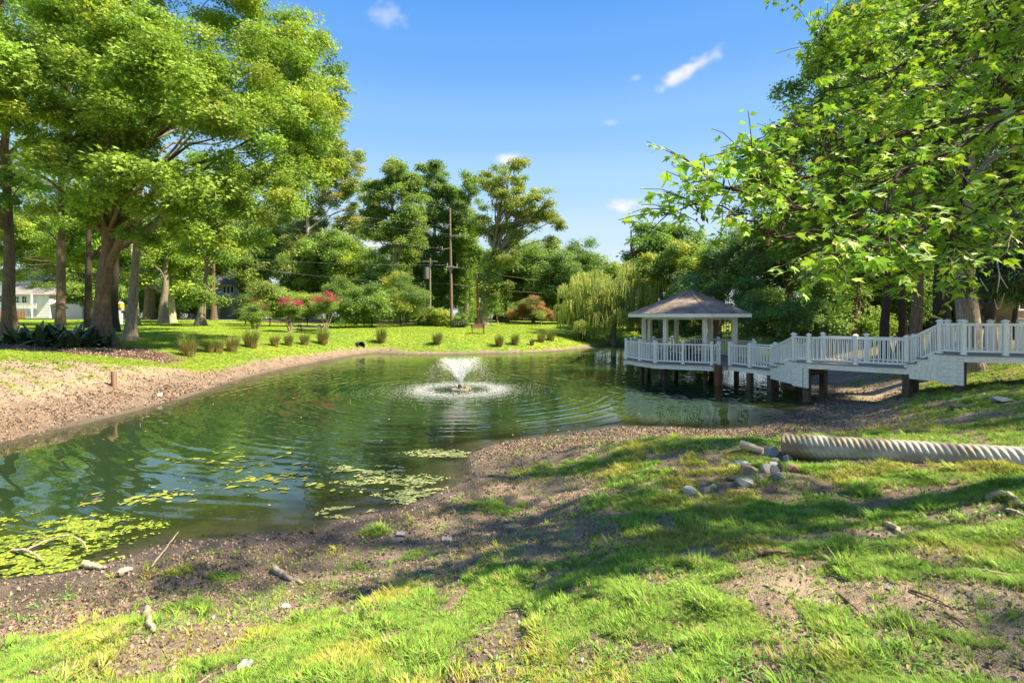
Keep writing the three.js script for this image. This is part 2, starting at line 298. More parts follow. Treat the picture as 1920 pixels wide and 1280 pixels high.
function ribbon(name, pts, width, mat, lift) {          // a strip that follows the land
  const pos = [], uv = [], idx = []; let s = 0;
  pts.forEach(([x, d], i) => {
    const [ax, ad] = pts[Math.max(0, i - 1)], [bx, bd] = pts[Math.min(pts.length - 1, i + 1)], l = Math.hypot(bx - ax, bd - ad), nx = -(bd - ad) / l, nd = (bx - ax) / l;
    if (i) s += Math.hypot(x - pts[i - 1][0], d - pts[i - 1][1]);
    for (let k = 0; k <= 4; k++) { const t = (k / 4 - 0.5) * width, X = x + nx * t, D = d + nd * t; pos.push(X, landAt(X, D) + lift, -D); uv.push(s, t); }
    if (i) for (let k = 0; k < 4; k++) { const p = (i - 1) * 5 + k, q = p + 5; idx.push(p, q, p + 1, p + 1, q, q + 1); }
  });
  const g = new THREE.BufferGeometry();
  g.setAttribute('position', new THREE.Float32BufferAttribute(pos, 3)); g.setAttribute('uv', new THREE.Float32BufferAttribute(uv, 2)); g.setIndex(idx); g.computeVertexNormals();
  structure(name, g, mat);
}
{
  const pts = []; for (let i = 0; i <= 60; i++) { const x = lerp(-95, -27, i / 60); pts.push([x, 76 + 2.5 * Math.sin((x + 60) * 0.03) - (x + 60) * 0.03]); }
  ribbon('road', pts, 8.5, std([0.3, 0.295, 0.285], 0.9, { map: roughTone, side: THREE.DoubleSide }), 0.05);
}

// ---------------------------------------------------------------- water: murky green, clear only over the shallows, ringed with ripples from the fountain
const JET = (() => { const d = EYE * F / (731 - HOR); return { x: PX(862, d), d }; })();
{
  const S = 2048, X0 = -21, D0 = 3, SPAN = 51, data = new Float32Array(S * S * 4), h = new Float32Array(S * S);
  const R = rng(77), winds = [];
  for (let k = 0; k < 26; k++) { const a = 0.9 + (R() - 0.5) * 2.2, l = 0.16 * Math.pow(2, R() * 3.2), q = 2 * Math.PI / l; winds.push([Math.cos(a) * q, Math.sin(a) * q, R() * 6.283, l]); }
  for (let j = 0; j < S; j++) for (let i = 0; i < S; i++) {
    const x = X0 + i / S * SPAN, d = D0 + j / S * SPAN, r = Math.hypot(x - JET.x, d - JET.d);
    const lull = sstep(0.28, 0.62, fbm2(x * 0.17 + 1, d * 0.22, 3)), dist = fbm2(x * 0.5, d * 0.5, 2);
    let v = 0;
    const ring = (r < 1.4 ? 0.6 : 1) * Math.exp(-r / 13) * (0.55 + 0.6 * noise2(Math.atan2(d - JET.d, x - JET.x) * 5, r * 0.35));
    v += ring * 0.004 * Math.sin(r * 2 * Math.PI / 0.52 + dist * 5) + ring * 0.0026 * Math.sin(r * 2 * Math.PI / 0.31 + dist * 8 + 1);
    let w = 0; for (const [kx, kd, p, l] of winds) w += Math.sin(kx * x + kd * d + p + dist * 4) * l;
    v += w * (0.0003 + 0.0010 * lull * sstep(5, 14, d)) * 0.62;
    v += (fbm2(x * 0.9, d * 0.9, 3) - 0.5) * 0.011;
    if (r < 4.2) v += 0.012 * Math.exp(-Math.pow((r - 1.75) / 0.75, 2)) * (noise2(x * 16, d * 16) - 0.5) + 0.004 * (noise2(x * 11, d * 11) - 0.5) * sstep(4.2, 2.5, r);
    h[j * S + i] = v;
  }
  const cell = SPAN / S;
  for (let j = 0; j < S; j++) for (let i = 0; i < S; i++) {
    const a = h[j * S + Math.min(S - 1, i + 1)] - h[j * S + Math.max(0, i - 1)], b = h[Math.min(S - 1, j + 1) * S + i] - h[Math.max(0, j - 1) * S + i];
    const nx = -a / (2 * cell), ny = -b / (2 * cell), l = Math.hypot(nx, ny, 1), o = (j * S + i) * 4;
    data[o] = nx / l * 0.5 + 0.5; data[o + 1] = ny / l * 0.5 + 0.5; data[o + 2] = 1 / l * 0.5 + 0.5; data[o + 3] = 1;
  }
  const waves = new THREE.DataTexture(data, S, S, THREE.RGBAFormat, THREE.FloatType); waves.magFilter = waves.minFilter = THREE.LinearFilter; waves.needsUpdate = true;
  const pos = [], uv = [], col = [], idx = [], cellW = 0.22, nx = Math.floor(44 / cellW), nd = Math.floor(52 / cellW), id = new Int32Array((nx + 1) * (nd + 1)).fill(-1);
  const X = (i) => -20.5 + i * cellW, D = (j) => 3.4 + j * cellW;
  for (let j = 0; j <= nd; j++) for (let i = 0; i <= nx; i++) {
    const x = X(i), d = D(j), s = shore(x, d);
    if (s > 1.0) continue;
    id[j * (nx + 1) + i] = pos.length / 3;
    const deep = -landAt(x, d), murk = fbm2(x * 0.7, d * 0.7, 3), weed = sstep(0.45, 0.62, fbm2(x * 1.6 + 9, d * 2.4, 4)) * sstep(9.5, 5.5, d);
    const c = [0.016, 0.037, 0.014]; mixIn(c, sstep(0.5, 0.05, deep) * 0.8, 0.036, 0.047, 0.016); mixIn(c, weed * 0.7, 0.05, 0.075, 0.008);
    pos.push(x, 0, -d); uv.push((x - X0) / SPAN, (d - D0) / SPAN);
    col.push(c[0] * (0.8 + murk * 0.4), c[1] * (0.8 + murk * 0.4), c[2], clamp(0.3 + 0.75 * sstep(0, 0.34, deep + (murk - 0.5) * 0.1)));
  }
  for (let j = 0; j < nd; j++) for (let i = 0; i < nx; i++) {
    const a = id[j * (nx + 1) + i], b = id[j * (nx + 1) + i + 1], c = id[(j + 1) * (nx + 1) + i], e = id[(j + 1) * (nx + 1) + i + 1];
    if (a >= 0 && b >= 0 && c >= 0 && e >= 0) idx.push(a, b, c, b, e, c);
  }
  const g = new THREE.BufferGeometry();
  g.setAttribute('position', new THREE.Float32BufferAttribute(pos, 3)); g.setAttribute('uv', new THREE.Float32BufferAttribute(uv, 2)); g.setAttribute('color', new THREE.Float32BufferAttribute(col, 4));
  g.setAttribute('normal', new THREE.Float32BufferAttribute(pos.map((_, i) => (i % 3 === 1 ? 1 : 0)), 3)); g.setIndex(idx);
  structure('water', g, new THREE.MeshPhysicalMaterial({ color: C(1, 1, 1), vertexColors: true, transparent: true, roughness: 0.02, ior: 1.4, specularIntensity: 1.7, normalMap: waves, normalScale: new THREE.Vector2(1, 1) }));
}

// ---------------------------------------------------------------- foliage: tufts of single leaves, scattered through each crown
function leafShape(kind) {       // one leaf in its own plane, stem at the origin, pointing along +y, about 1 long: [outline points], folded a little along its rib
  if (kind === 'star') { const o = []; const lobes = [[-1.95, 0.5], [-0.98, 0.84], [0, 1.0], [0.98, 0.84], [1.95, 0.5]]; o.push([0, 0]); lobes.forEach(([a, r], i) => { if (i) { const m = (a + lobes[i - 1][0]) / 2; o.push([Math.sin(m) * 0.3, 0.3 + Math.cos(m) * 0.28]); } o.push([Math.sin(a - 0.2) * r * 0.46, 0.3 + Math.cos(a - 0.2) * r * 0.46]); o.push([Math.sin(a) * r * 0.66, 0.3 + Math.cos(a) * r * 0.7]); o.push([Math.sin(a + 0.2) * r * 0.46, 0.3 + Math.cos(a + 0.2) * r * 0.46]); }); return o; }
  if (kind === 'long') return [[0, 0], [-0.09, 0.35], [-0.1, 0.6], [0, 1], [0.1, 0.6], [0.09, 0.35]];
  if (kind === 'needle') return [[0, 0], [-0.035, 0.5], [0, 1], [0.035, 0.5]];
  return [[0, 0], [-0.3, 0.3], [-0.27, 0.62], [0, 1], [0.27, 0.62], [0.3, 0.3]];
}
function leafFan(outline, fold = 0.25, droop = 0.2) {       // triangles that fan out from the middle of the rib
  const tri = [], mid = [0, 0.38], z = ([x, y]) => Math.abs(x) * fold - y * y * droop;
  for (let i = 0; i < outline.length; i++) { const a = outline[i], b = outline[(i + 1) % outline.length]; tri.push([mid, a, b].map((p) => V(p[0], p[1], z(p)))); }
  return tri;
}
function leafCluster(seed, count, kind, size, { flat = 0.5, tilt = 0.7, tone = 0.25, hang = 0.25 } = {}) {     // leaves on the surface and inside of a ball of radius 1
  const R = rng(seed), tri = leafFan(leafShape(kind)), pos = [], col = [];
  for (let n = 0; n < count; n++) {
    const u = R() * 2 - 1, a = R() * 6.283, r = Math.pow(R(), 0.45), q = Math.sqrt(1 - u * u), p = V(Math.cos(a) * q * r, u * r * (1 - flat * 0.5), Math.sin(a) * q * r);
    const nrm = V((R() - 0.5) * 2 * tilt + p.x * 0.5, 0.9, (R() - 0.5) * 2 * tilt + p.z * 0.5).normalize();
    const out = V(p.x + (R() - 0.5), -hang + (R() - 0.5) * 0.5, p.z + (R() - 0.5)), y = out.addScaledVector(nrm, -out.dot(nrm)).normalize(), x = y.clone().cross(nrm);
    const s = size * (0.7 + 0.6 * R()), k = 1 + (R() - 0.5) * 2 * tone, w = (R() - 0.5) * 0.2 * tone;
    for (const t of tri) for (const v of t) { pos.push(p.x + (x.x * v.x + y.x * v.y + nrm.x * v.z) * s, p.y + (x.y * v.x + y.y * v.y + nrm.y * v.z) * s, p.z + (x.z * v.x + y.z * v.y + nrm.z * v.z) * s); col.push(k * (1 + w), k, k * (1 - w)); }
  }
  const g = new THREE.BufferGeometry();
  g.setAttribute('position', new THREE.Float32BufferAttribute(pos, 3)); g.setAttribute('color', new THREE.Float32BufferAttribute(col, 3)); g.computeVertexNormals();
  return g;
}
const CL = {
  broad: [0, 1, 2].map((k) => leafCluster(100 + k, 48, 'oval', 0.25, { tilt: 1.1 })),
  star: [0, 1, 2].map((k) => leafCluster(110 + k, 48, 'star', 0.28, { tilt: 1.1 })),
  fine: [0, 1].map((k) => leafCluster(120 + k, 70, 'oval', 0.17)),
  coarse: [0, 1].map((k) => leafCluster(130 + k, 40, 'oval', 0.29, { tilt: 1.2 })),
  needle: [0, 1].map((k) => leafCluster(140 + k, 90, 'needle', 0.6, { tilt: 1, hang: 0 })),
  long: [0, 1].map((k) => leafCluster(150 + k, 40, 'long', 0.5, { tilt: 1 })),
};
const LEAF = { bright: [0.235, 0.38, 0.032], mid: [0.205, 0.345, 0.042], deep: [0.15, 0.275, 0.046], dark: [0.06, 0.112, 0.03], blue: [0.145, 0.265, 0.08], olive: [0.27, 0.36, 0.06], yellow: [0.4, 0.45, 0.04], gold: [0.44, 0.42, 0.05], rust: [0.42, 0.2, 0.075], pink: [0.5, 0.045, 0.13], lime: [0.35, 0.46, 0.04] };
const tint = (R, base, spread = 0.25, other, share = 0) => { const b = other && R() < share ? other : base, k = 1 + (R() - 0.5) * 2 * spread, w = (R() - 0.5) * 0.16; return C(b[0] * k * (1 + w), b[1] * k, b[2] * k * (1 - w)); };
const turnScale = (R, p, s, sy = 1) => { const q = new THREE.Quaternion().setFromEuler(new THREE.Euler((R() - 0.5) * 0.9, R() * 6.283, (R() - 0.5) * 0.9)); return new THREE.Matrix4().compose(p, q, V(s * (0.8 + 0.55 * R()), s * sy * (0.6 + 0.5 * R()), s * (0.8 + 0.55 * R()))); };

// a tree: trunk with limbs that reach the boughs of its crown, and the leaf tufts on those boughs
// blobs: [px, py, rx, ry] outlines of the crown's masses, in the photograph's pixels at the tree's own distance, made into solid lobes about as deep as wide; bx shifts them in depth
function tree(name, label, o) {
  const R = rng(o.seed), g = o.at ? { x: o.at[0], d: o.at[1], y: landAt(...o.at) } : ground(o.px, o.py), D = g.d;
  const t = thing(name, label, o.category ?? 'tree', [g.x, g.y, -D], o.group), k = D / F;
  const blobs = o.blobs.map(([cx, cy, rx, ry, dz = 0, rz]) => ({ c: V(PX(cx, D), PY(cy, D), -D - dz), r: V(rx * k, ry * k, rz ?? Math.min(rx, ry * 1.3) * k * 0.95) }));
  const lean = o.lean ?? [0, 0], topY = o.top !== undefined ? PY(o.top, D) : Math.max(...blobs.map((b) => b.c.y));
  const H = topY - g.y, axis = (y) => { const u = clamp((y - g.y) / H); return V(g.x + lean[0] * k * u + (o.bow ?? 0) * k * Math.sin(u * 3.1) + (noise2(y * 0.5, o.seed) - 0.5) * (o.sway ?? 0.25) * Math.min(1, u * 4), y, -D - lean[1] * u); };
  const woods = [], r0 = o.r ?? 0.25, rad = (y) => { const u = clamp((y - g.y) / H); return Math.max(0.03, r0 * (1 - 0.82 * u) + r0 * 0.55 * Math.exp(-(y - g.y) / (r0 * 1.6))); };
  if (r0 > 0) {
    const pts = [], rr = [], n = 15; for (let i = 0; i <= n; i++) { const u = Math.pow(i / n, 1.35), y = g.y - 0.25 + (H + 0.25) * u; pts.push(axis(y)); rr.push(rad(Math.max(y, g.y))); }
    const trunk = limb(pts, rr, o.sides ?? 12, 0.14, o.seed);
    if (o.flare) { const p = trunk.attributes.position; for (let i = 0; i < p.count; i++) { const y = p.getY(i) - g.y; if (y < 1.3) { const c = axis(Math.max(y, 0) + g.y), a = Math.atan2(p.getZ(i) - c.z, p.getX(i) - c.x), f = 1 + o.flare * Math.exp(-Math.max(0, y) / 0.32) * (0.55 + 0.75 * Math.max(0, Math.sin(a * 5 + o.seed))); p.setX(i, c.x + (p.getX(i) - c.x) * f); p.setZ(i, c.z + (p.getZ(i) - c.z) * f); } } }
    woods.push(trunk);
  }
  for (const [px0, py0, px1, py1, r, dz = 0] of o.forks ?? []) { const a = V(PX(px0, D), PY(py0, D), -D), b = V(PX(px1, D), PY(py1, D), -D - dz), m = bend(a, b, 0.12 * a.distanceTo(b), 8, 0.12, R); woods.push(limb(m, m.map((_, i) => r * (1 - 0.75 * i / 8)), 8, 0.12, o.seed)); }
  const tufts = [[], [], []], size = o.tuft ?? 0.5, vol = blobs.map((b) => b.r.x * b.r.y), all = vol.reduce((a, b) => a + b, 0);
  blobs.forEach((b, bi) => {
    const lobes = Math.max(3, Math.round((o.lobes ?? 40) * vol[bi] / all));
    for (let l = 0; l < lobes; l++) {
      let p, tries = 0;
      do { const u = R() * 2 - 1, a = R() * 6.283, q = Math.sqrt(1 - u * u), r = Math.pow(R(), 0.38) * 0.93; p = V(b.c.x + Math.cos(a) * q * r * b.r.x, b.c.y + u * r * b.r.y, b.c.z + Math.sin(a) * q * r * b.r.z); } while (tries++ < 6 && noise3(p.x * 0.55 + o.seed, p.y * 0.7, p.z * 0.55) < (o.gaps ?? 0.36));
      const lr = (o.lobe ?? 0.24) * Math.cbrt(b.r.x * b.r.y * b.r.z) * (0.7 + 0.7 * R()), tone = 0.82 + 0.4 * R(), yel = R() < (o.share ?? 0);
      if (r0 > 0 && R() < (o.limbs ?? 0.6)) {
        const top = Math.min(p.y - 0.1, topY - 0.2), hd = Math.hypot(p.x - g.x, p.z + D), y = clamp(top - hd * (0.35 + 0.7 * R()), g.y + Math.min(H * 0.34, 5.5), topY), a = axis(y), len = a.distanceTo(p), m = bend(a, p, len * 0.07, 5, len * 0.07, R), r = Math.min(rad(y) * 0.55, 0.018 + 0.014 * len);
        woods.push(limb(m, m.map((_, i) => r * (1 - 0.8 * i / 5)), 5, 0, 1));
      }
      const n = Math.round((o.fill ?? 18) * (0.7 + 0.6 * R())), ox = p.x - b.c.x + (R() - 0.5) * b.r.x, oz = p.z - b.c.z + (R() - 0.5) * b.r.z, ol = Math.hypot(ox, oz) || 1, stretch = lr * (0.6 + 1.3 * R());
      for (let i = 0; i < n; i++) {
        const u = Math.pow(R(), 0.75) * 1.5 - 0.5, a = R() * 6.283, q = Math.sqrt(Math.max(0, 1 - u * u)), r = lr * (0.45 + 0.75 * R());
        const e = R() - 0.35, c = V(p.x + Math.cos(a) * q * r * 0.95 + ox / ol * stretch * e, p.y + u * r * 0.75 - Math.max(0, e) * e * stretch * 0.9, p.z + Math.sin(a) * q * r * 0.95 + oz / ol * stretch * e), s = size * (0.5 + 0.95 * R() * R() + 0.2 * R());
        if (c.y < landAt(c.x, -c.z) + 0.1) continue;
        const col = tint(R, yel ? o.other : o.color, 0.22, o.other, 0.06 * (o.other ? 1 : 0)); col.multiplyScalar(tone);
        tufts[Math.floor(R() * o.leaves.length)].push([turnScale(R, c, s), col]);
      }
    }
  });
  for (const [cx, y0, y1, rx] of o.ivy ?? []) {           // a trunk wrapped in climbing ivy
    const n = Math.round(Math.abs(y1 - y0) * k * 26);
    for (let i = 0; i < n; i++) { const y = lerp(y0, y1, R()), a = R() * 6.283, bulge = rx * k * (0.45 + 0.9 * noise2(y * 0.045, o.seed + cx)) * (0.6 + 0.5 * R()), c = V(PX(cx, D) + Math.cos(a) * bulge, PY(y, D), -D + Math.sin(a) * bulge); tufts[Math.floor(R() * o.leaves.length)].push([turnScale(R, c, size * 0.75 * (0.7 + 0.6 * R())), tint(R, o.ivyColor ?? LEAF.mid, 0.3)]); }
  }
  if (woods.length) part(t, 'trunk', mergeGeometries(woods), o.bark ?? M.barkBrown);
  o.leaves.forEach((geo, i) => { if (!tufts[i].length) return; const off = new THREE.Matrix4().makeTranslation(-g.x, -g.y, D); tufts[i].forEach((q) => q[0].premultiply(off)); inst(t, 'crown', geo, o.mat ?? M.leaf, tufts[i], 'stuff'); });
  return t;
}

// ---------------------------------------------------------------- trees of the left bank
const B0 = [CL.broad[0]], B1 = [CL.broad[1]], B2 = [CL.broad[2]], S0 = [CL.star[0]], S1 = [CL.star[1]], S2 = [CL.star[2]], F0 = [CL.fine[0]], F1 = [CL.fine[1]], K0 = [CL.coarse[0]], N0 = [CL.needle[0]], L0 = [CL.long[0]];
tree('sweetgum_tree', 'big tree with flared trunk right of the dark leafy bed, low limb forking right', { seed: 11, px: 188, py: 645, r: 0.37, top: 20, lean: [34, 0], flare: 0.6, sides: 18, bark: M.barkBrown, leaves: S0, color: LEAF.bright, other: LEAF.lime, share: 0.1, tuft: 0.58, lobes: 290, fill: 14, lobe: 0.17, gaps: 0.42, limbs: 0.1,
  forks: [[203, 500, 300, 405, 0.22, -1], [196, 440, 100, 330, 0.13, -2], [208, 360, 330, 120, 0.2, 1], [212, 330, 190, 40, 0.18, 0]],
  blobs: [[265, 90, 150, 130, 0, 4.5], [385, 245, 130, 110, -2, 4], [470, 150, 120, 150, 2, 4.5], [335, 375, 120, 62, -2.5, 3], [490, 330, 95, 85, 1, 3.2], [225, 275, 110, 90, -3, 3], [420, 440, 80, 36, 0, 2.4], [300, 440, 70, 30, -1, 2.2], [150, 400, 90, 40, 0, 3], [300, 300, 115, 80, -4, 2.2], [200, 190, 120, 90, -4, 2.5], [330, 180, 110, 90, -3.5, 2.5], [380, 385, 90, 42, -4, 2]] });
tree('sweetgum_tree', 'slightly leaning grey trunk just right of the big flared tree', { seed: 12, px: 243, py: 638, r: 0.24, top: -40, lean: [40, 0], flare: 0.4, bark: M.barkGrey, leaves: S1, color: LEAF.bright, other: LEAF.lime, share: 0.12, tuft: 0.58, lobes: 140, fill: 14, lobe: 0.18, gaps: 0.42, limbs: 0.14,
  blobs: [[515, 95, 82, 140, 3, 4], [545, 265, 52, 95, 3, 3], [420, 10, 120, 90, 3, 4], [350, -90, 210, 90, 0, 5]] });
tree('sweetgum_tree', 'dark brown trunk at the far left edge beside the dark leafy bed', { seed: 13, px: 17, py: 630, r: 0.30, top: -80, lean: [-14, 0], flare: 0.35, sides: 14, bark: M.barkBrown, leaves: S2, color: LEAF.mid, other: LEAF.bright, share: 0.3, tuft: 0.55, lobes: 120, fill: 11, lobe: 0.17, gaps: 0.47, blobs: [[-30, 60, 150, 130, 0, 4.5], [60, 215, 105, 70, -1, 3], [30, 360, 80, 60, -2, 2.5], [-120, 260, 110, 120, 0, 4]] });
tree('sweetgum_tree', 'straight brown trunk rising behind the middle of the dark leafy bed', { seed: 14, px: 113, py: 612, r: 0.34, top: -30, lean: [4, 0], bark: M.barkBrown, leaves: S0, color: LEAF.bright, other: LEAF.mid, share: 0.35, tuft: 0.6, lobes: 110, fill: 12, lobe: 0.18, gaps: 0.44, blobs: [[130, 70, 130, 120, 0, 5], [160, 230, 110, 85, 1, 4], [95, 385, 90, 50, 0, 3]] });
tree('sweetgum_tree', 'thin dark trunk close behind the left side of the big flared tree', { seed: 15, px: 164, py: 615, r: 0.26, top: 100, lean: [6, 0], bark: M.barkDark, leaves: S1, color: LEAF.mid, other: LEAF.bright, share: 0.3, tuft: 0.7, lobes: 26, fill: 16, blobs: [[210, 180, 110, 90, 2, 4], [300, 300, 90, 80, 2, 4]] });
tree('sweetgum_tree', 'thin dark trunk close behind the right side of the big flared tree', { seed: 16, px: 213, py: 622, r: 0.27, top: 130, lean: [6, 0], bark: M.barkDark, leaves: S2, color: LEAF.mid, other: LEAF.bright, share: 0.3, tuft: 0.7, lobes: 26, fill: 16, blobs: [[330, 170, 100, 90, 3, 4], [410, 330, 80, 70, 3, 4]] });
tree('pine_tree', 'grey trunk half hidden behind the leaning sweetgum by the yellow paper box', { seed: 17, px: 254, py: 610, r: 0.3, top: 380, lean: [-10, 0], bark: M.barkPale, leaves: B1, color: LEAF.mid, tuft: 0.8, lobes: 12, fill: 14, blobs: [[225, 430, 45, 40]] });
// trees by the road
tree('roadside_tree', 'left one of the twin grey trunks on the lawn near the road', { seed: 21, px: 306, py: 607, r: 0.46, top: 440, lean: [8, 0], bark: M.barkGrey, leaves: B0, color: LEAF.bright, other: LEAF.lime, share: 0.12, tuft: 0.95, lobes: 26, fill: 17, blobs: [[290, 470, 62, 48, 0, 4], [250, 525, 42, 22, 0, 3]] });
tree('roadside_tree', 'right one of the twin grey trunks on the lawn near the road', { seed: 22, px: 320, py: 605, r: 0.48, top: 430, bark: M.barkPale, leaves: B1, color: LEAF.bright, other: LEAF.lime, share: 0.12, tuft: 0.95, lobes: 26, fill: 17, blobs: [[340, 455, 55, 45, 0, 4], [345, 520, 32, 24, 0, 3]] });
tree('roadside_tree', 'single pale trunk in front of the grey house, a leafy spray at its middle', { seed: 23, px: 375, py: 611, r: 0.4, top: 470, lean: [14, 0], flare: 0.25, bark: M.barkGrey, leaves: B2, color: LEAF.mid, other: LEAF.lime, share: 0.2, tuft: 0.85, lobes: 26, fill: 15, blobs: [[395, 452, 55, 40, 0, 4], [372, 548, 30, 20, -2, 1.6], [405, 565, 20, 18, -1.5, 1.5]] });
tree('roadside_tree', 'pale trunk right of the grey house between shrubs', { seed: 24, px: 436, py: 596, r: 0.55, top: 420, lean: [12, 0], bark: M.barkPale, leaves: B0, color: LEAF.olive, other: LEAF.mid, share: 0.4, tuft: 1.1, lobes: 22, fill: 15, blobs: [[465, 478, 46, 50, 0, 4], [455, 420, 50, 45, 0, 4]] });
// background woods on the left and behind the road
const woods = [
  ['bright round tree between the white house and the twin trunks', 80, [-64, 95], [[110, 480, 80, 70, 0, 6], [60, 440, 70, 50, 0, 5]], LEAF.bright, LEAF.yellow],
  ['bright tree behind the yellow paper box', 81, [-58, 88], [[225, 500, 55, 62, 0, 5]], LEAF.bright, LEAF.lime],
  ['dark tree right of the white house roof', 82, [-66, 82], [[172, 535, 42, 40, 0, 4], [140, 500, 30, 30, 0, 3]], LEAF.mid, LEAF.bright],
  ['tall tree filling the gap behind the left trunks', 83, [-85, 112], [[60, 350, 110, 110, 0, 8], [190, 380, 80, 80, 0, 7]], LEAF.mid, LEAF.bright],
  ['tall green tree behind the twin trunks', 84, [-66, 105], [[330, 430, 90, 80, 0, 8], [260, 420, 60, 70, 0, 6], [380, 500, 40, 40, 0, 4]], LEAF.mid, LEAF.bright],
  ['green tree rising over the grey house', 85, [-50, 104], [[440, 400, 70, 75, 0, 7], [490, 440, 55, 60, 0, 6]], LEAF.mid, LEAF.bright],
  ['olive tree left of the tall white trunk', 86, [-38, 88], [[500, 480, 52, 48, 0, 5], [545, 440, 45, 55, 0, 5]], LEAF.olive, LEAF.lime],
  ['deep green tree behind the pink crepe myrtles', 87, [-30, 84], [[620, 500, 60, 60, 0, 6], [580, 545, 60, 42, 0, 5]], LEAF.mid, LEAF.olive],
  ['rounded green tree left of the ivy clad trees', 88, [-24, 86], [[665, 490, 52, 60, 0, 5], [700, 530, 50, 50, 0, 5]], LEAF.mid, LEAF.olive],
  ['dark tree behind the utility pole', 89, [-14, 92], [[790, 530, 70, 58, 0, 6], [850, 520, 50, 70, 0, 5], [735, 545, 40, 45, 0, 4]], LEAF.deep, LEAF.mid],
  ['dark tree behind the leaning yellowing tree', 90, [-3, 92], [[920, 520, 60, 65, 0, 6], [980, 530, 50, 55, 0, 5]], LEAF.deep, LEAF.mid],
  ['dark tree behind the russet shrub', 91, [6, 90], [[1030, 545, 62, 52, 0, 6], [1075, 560, 42, 40, 0, 4]], LEAF.deep, LEAF.blue],
  ['dark rounded tree left of the willow', 92, [13, 86], [[1090, 488, 42, 40, 0, 5], [1060, 530, 36, 40, 0, 4]], LEAF.deep, LEAF.mid],
  ['olive tree just behind the left side of the willow', 93, [18, 84], [[1130, 515, 42, 44, 0, 5], [1105, 540, 36, 36, 0, 4]], LEAF.mid, LEAF.olive],
];
woods.push(
  ['bright tree low behind the left trunks and the leafy bed', 110, [-52, 74], [[20, 470, 60, 60, 0, 5], [90, 430, 60, 45, 0, 5]], LEAF.bright, LEAF.lime],
  ['bright tree behind the gap left of the flared trunk', 111, [-50, 70], [[150, 450, 50, 55, 0, 5], [195, 430, 50, 50, 0, 4]], LEAF.bright, LEAF.lime],
  ['lush green tree whose boughs hang over the road behind the twin trunks', 112, [-42, 72], [[300, 470, 70, 60, 0, 5], [380, 455, 60, 55, 0, 5], [250, 500, 45, 45, 0, 4]], LEAF.bright, LEAF.mid],
  ['dark hedge like tree right of the yellow paper box', 113, [-53, 80], [[300, 555, 55, 38, 0, 4], [345, 545, 30, 40, 0, 3]], LEAF.deep, LEAF.mid],
  ['green tree filling the space above the grey house roof', 114, [-42, 80], [[440, 465, 55, 45, 0, 5], [480, 500, 40, 50, 0, 4], [400, 495, 26, 26, 0, 3]], LEAF.mid, LEAF.olive],
  ['green tree behind the white trunk', 115, [-33, 78], [[560, 500, 50, 60, 0, 5], [610, 480, 40, 60, 0, 5]], LEAF.mid, LEAF.olive],
  ['green tree filling in behind the deep green shrub', 116, [-24, 74], [[665, 520, 50, 50, 0, 5], [640, 470, 36, 50, 0, 4]], LEAF.mid, LEAF.lime],
  ['full green tree low behind the leftmost ivy clad tree', 117, [-15, 72], [[725, 520, 48, 52, 0, 5], [770, 500, 40, 60, 0, 4]], LEAF.mid, LEAF.deep],
  ['full green tree low behind the ivy column tree', 118, [-7, 72], [[845, 500, 36, 70, 0, 4], [870, 540, 40, 45, 0, 4], [815, 545, 34, 42, 0, 4]], LEAF.mid, LEAF.deep],
  ['full green tree low behind the leaning oak', 119, [-1, 74], [[930, 520, 50, 60, 0, 5], [975, 500, 45, 60, 0, 4], [1010, 545, 40, 42, 0, 4]], LEAF.mid, LEAF.deep],
  ['full green tree between the russet shrub and the willow', 120, [7, 72], [[1045, 520, 36, 60, 0, 4], [1070, 560, 40, 36, 0, 4]], LEAF.deep, LEAF.mid]);
for (const [label, seed, at, blobs, a, b] of woods) tree('woodland_tree', label, { seed, at, r: 0.4, top: Math.min(...blobs.map((q) => q[1])), leaves: [[B0, B1, B2][seed % 3][0]], color: a, other: b, share: 0.25, tuft: 0.95, lobes: 90, fill: 14, lobe: 0.2, gaps: 0.32, blobs, limbs: 0.25 });
// low dark growth at the wood's edge, row by row
const under = [[-52, 84, 330, 575, 45, 24, 'dark hedge behind the twin grey trunks'], [-46, 86, 290, 572, 40, 26, 'dark hedge left of the twin grey trunks'], [-33, 80, 500, 566, 45, 32, 'dark growth left of the pink crepe myrtles'], [-16, 84, 790, 578, 45, 28, 'dark undergrowth behind the utility pole'], [-2, 86, 940, 580, 55, 24, 'dark undergrowth beyond the plank bench'], [9, 84, 1060, 580, 50, 26, 'dark undergrowth left of the willow'], [-24, 80, 670, 575, 50, 32, 'shadowed undergrowth between the dark shrubs']];
under.forEach(([x, d, cx, cy, rx, ry, label], i) => tree('undergrowth_shrub', label, { category: 'shrub', seed: 300 + i, at: [x, d], r: 0, leaves: [CL.broad[i % 3]], color: LEAF.deep, other: LEAF.mid, share: 0.2, tuft: 1.0, lobes: 26, fill: 15, lobe: 0.3, gaps: 0.2, blobs: [[cx, cy, rx, ry, 0, 3.5]] }));

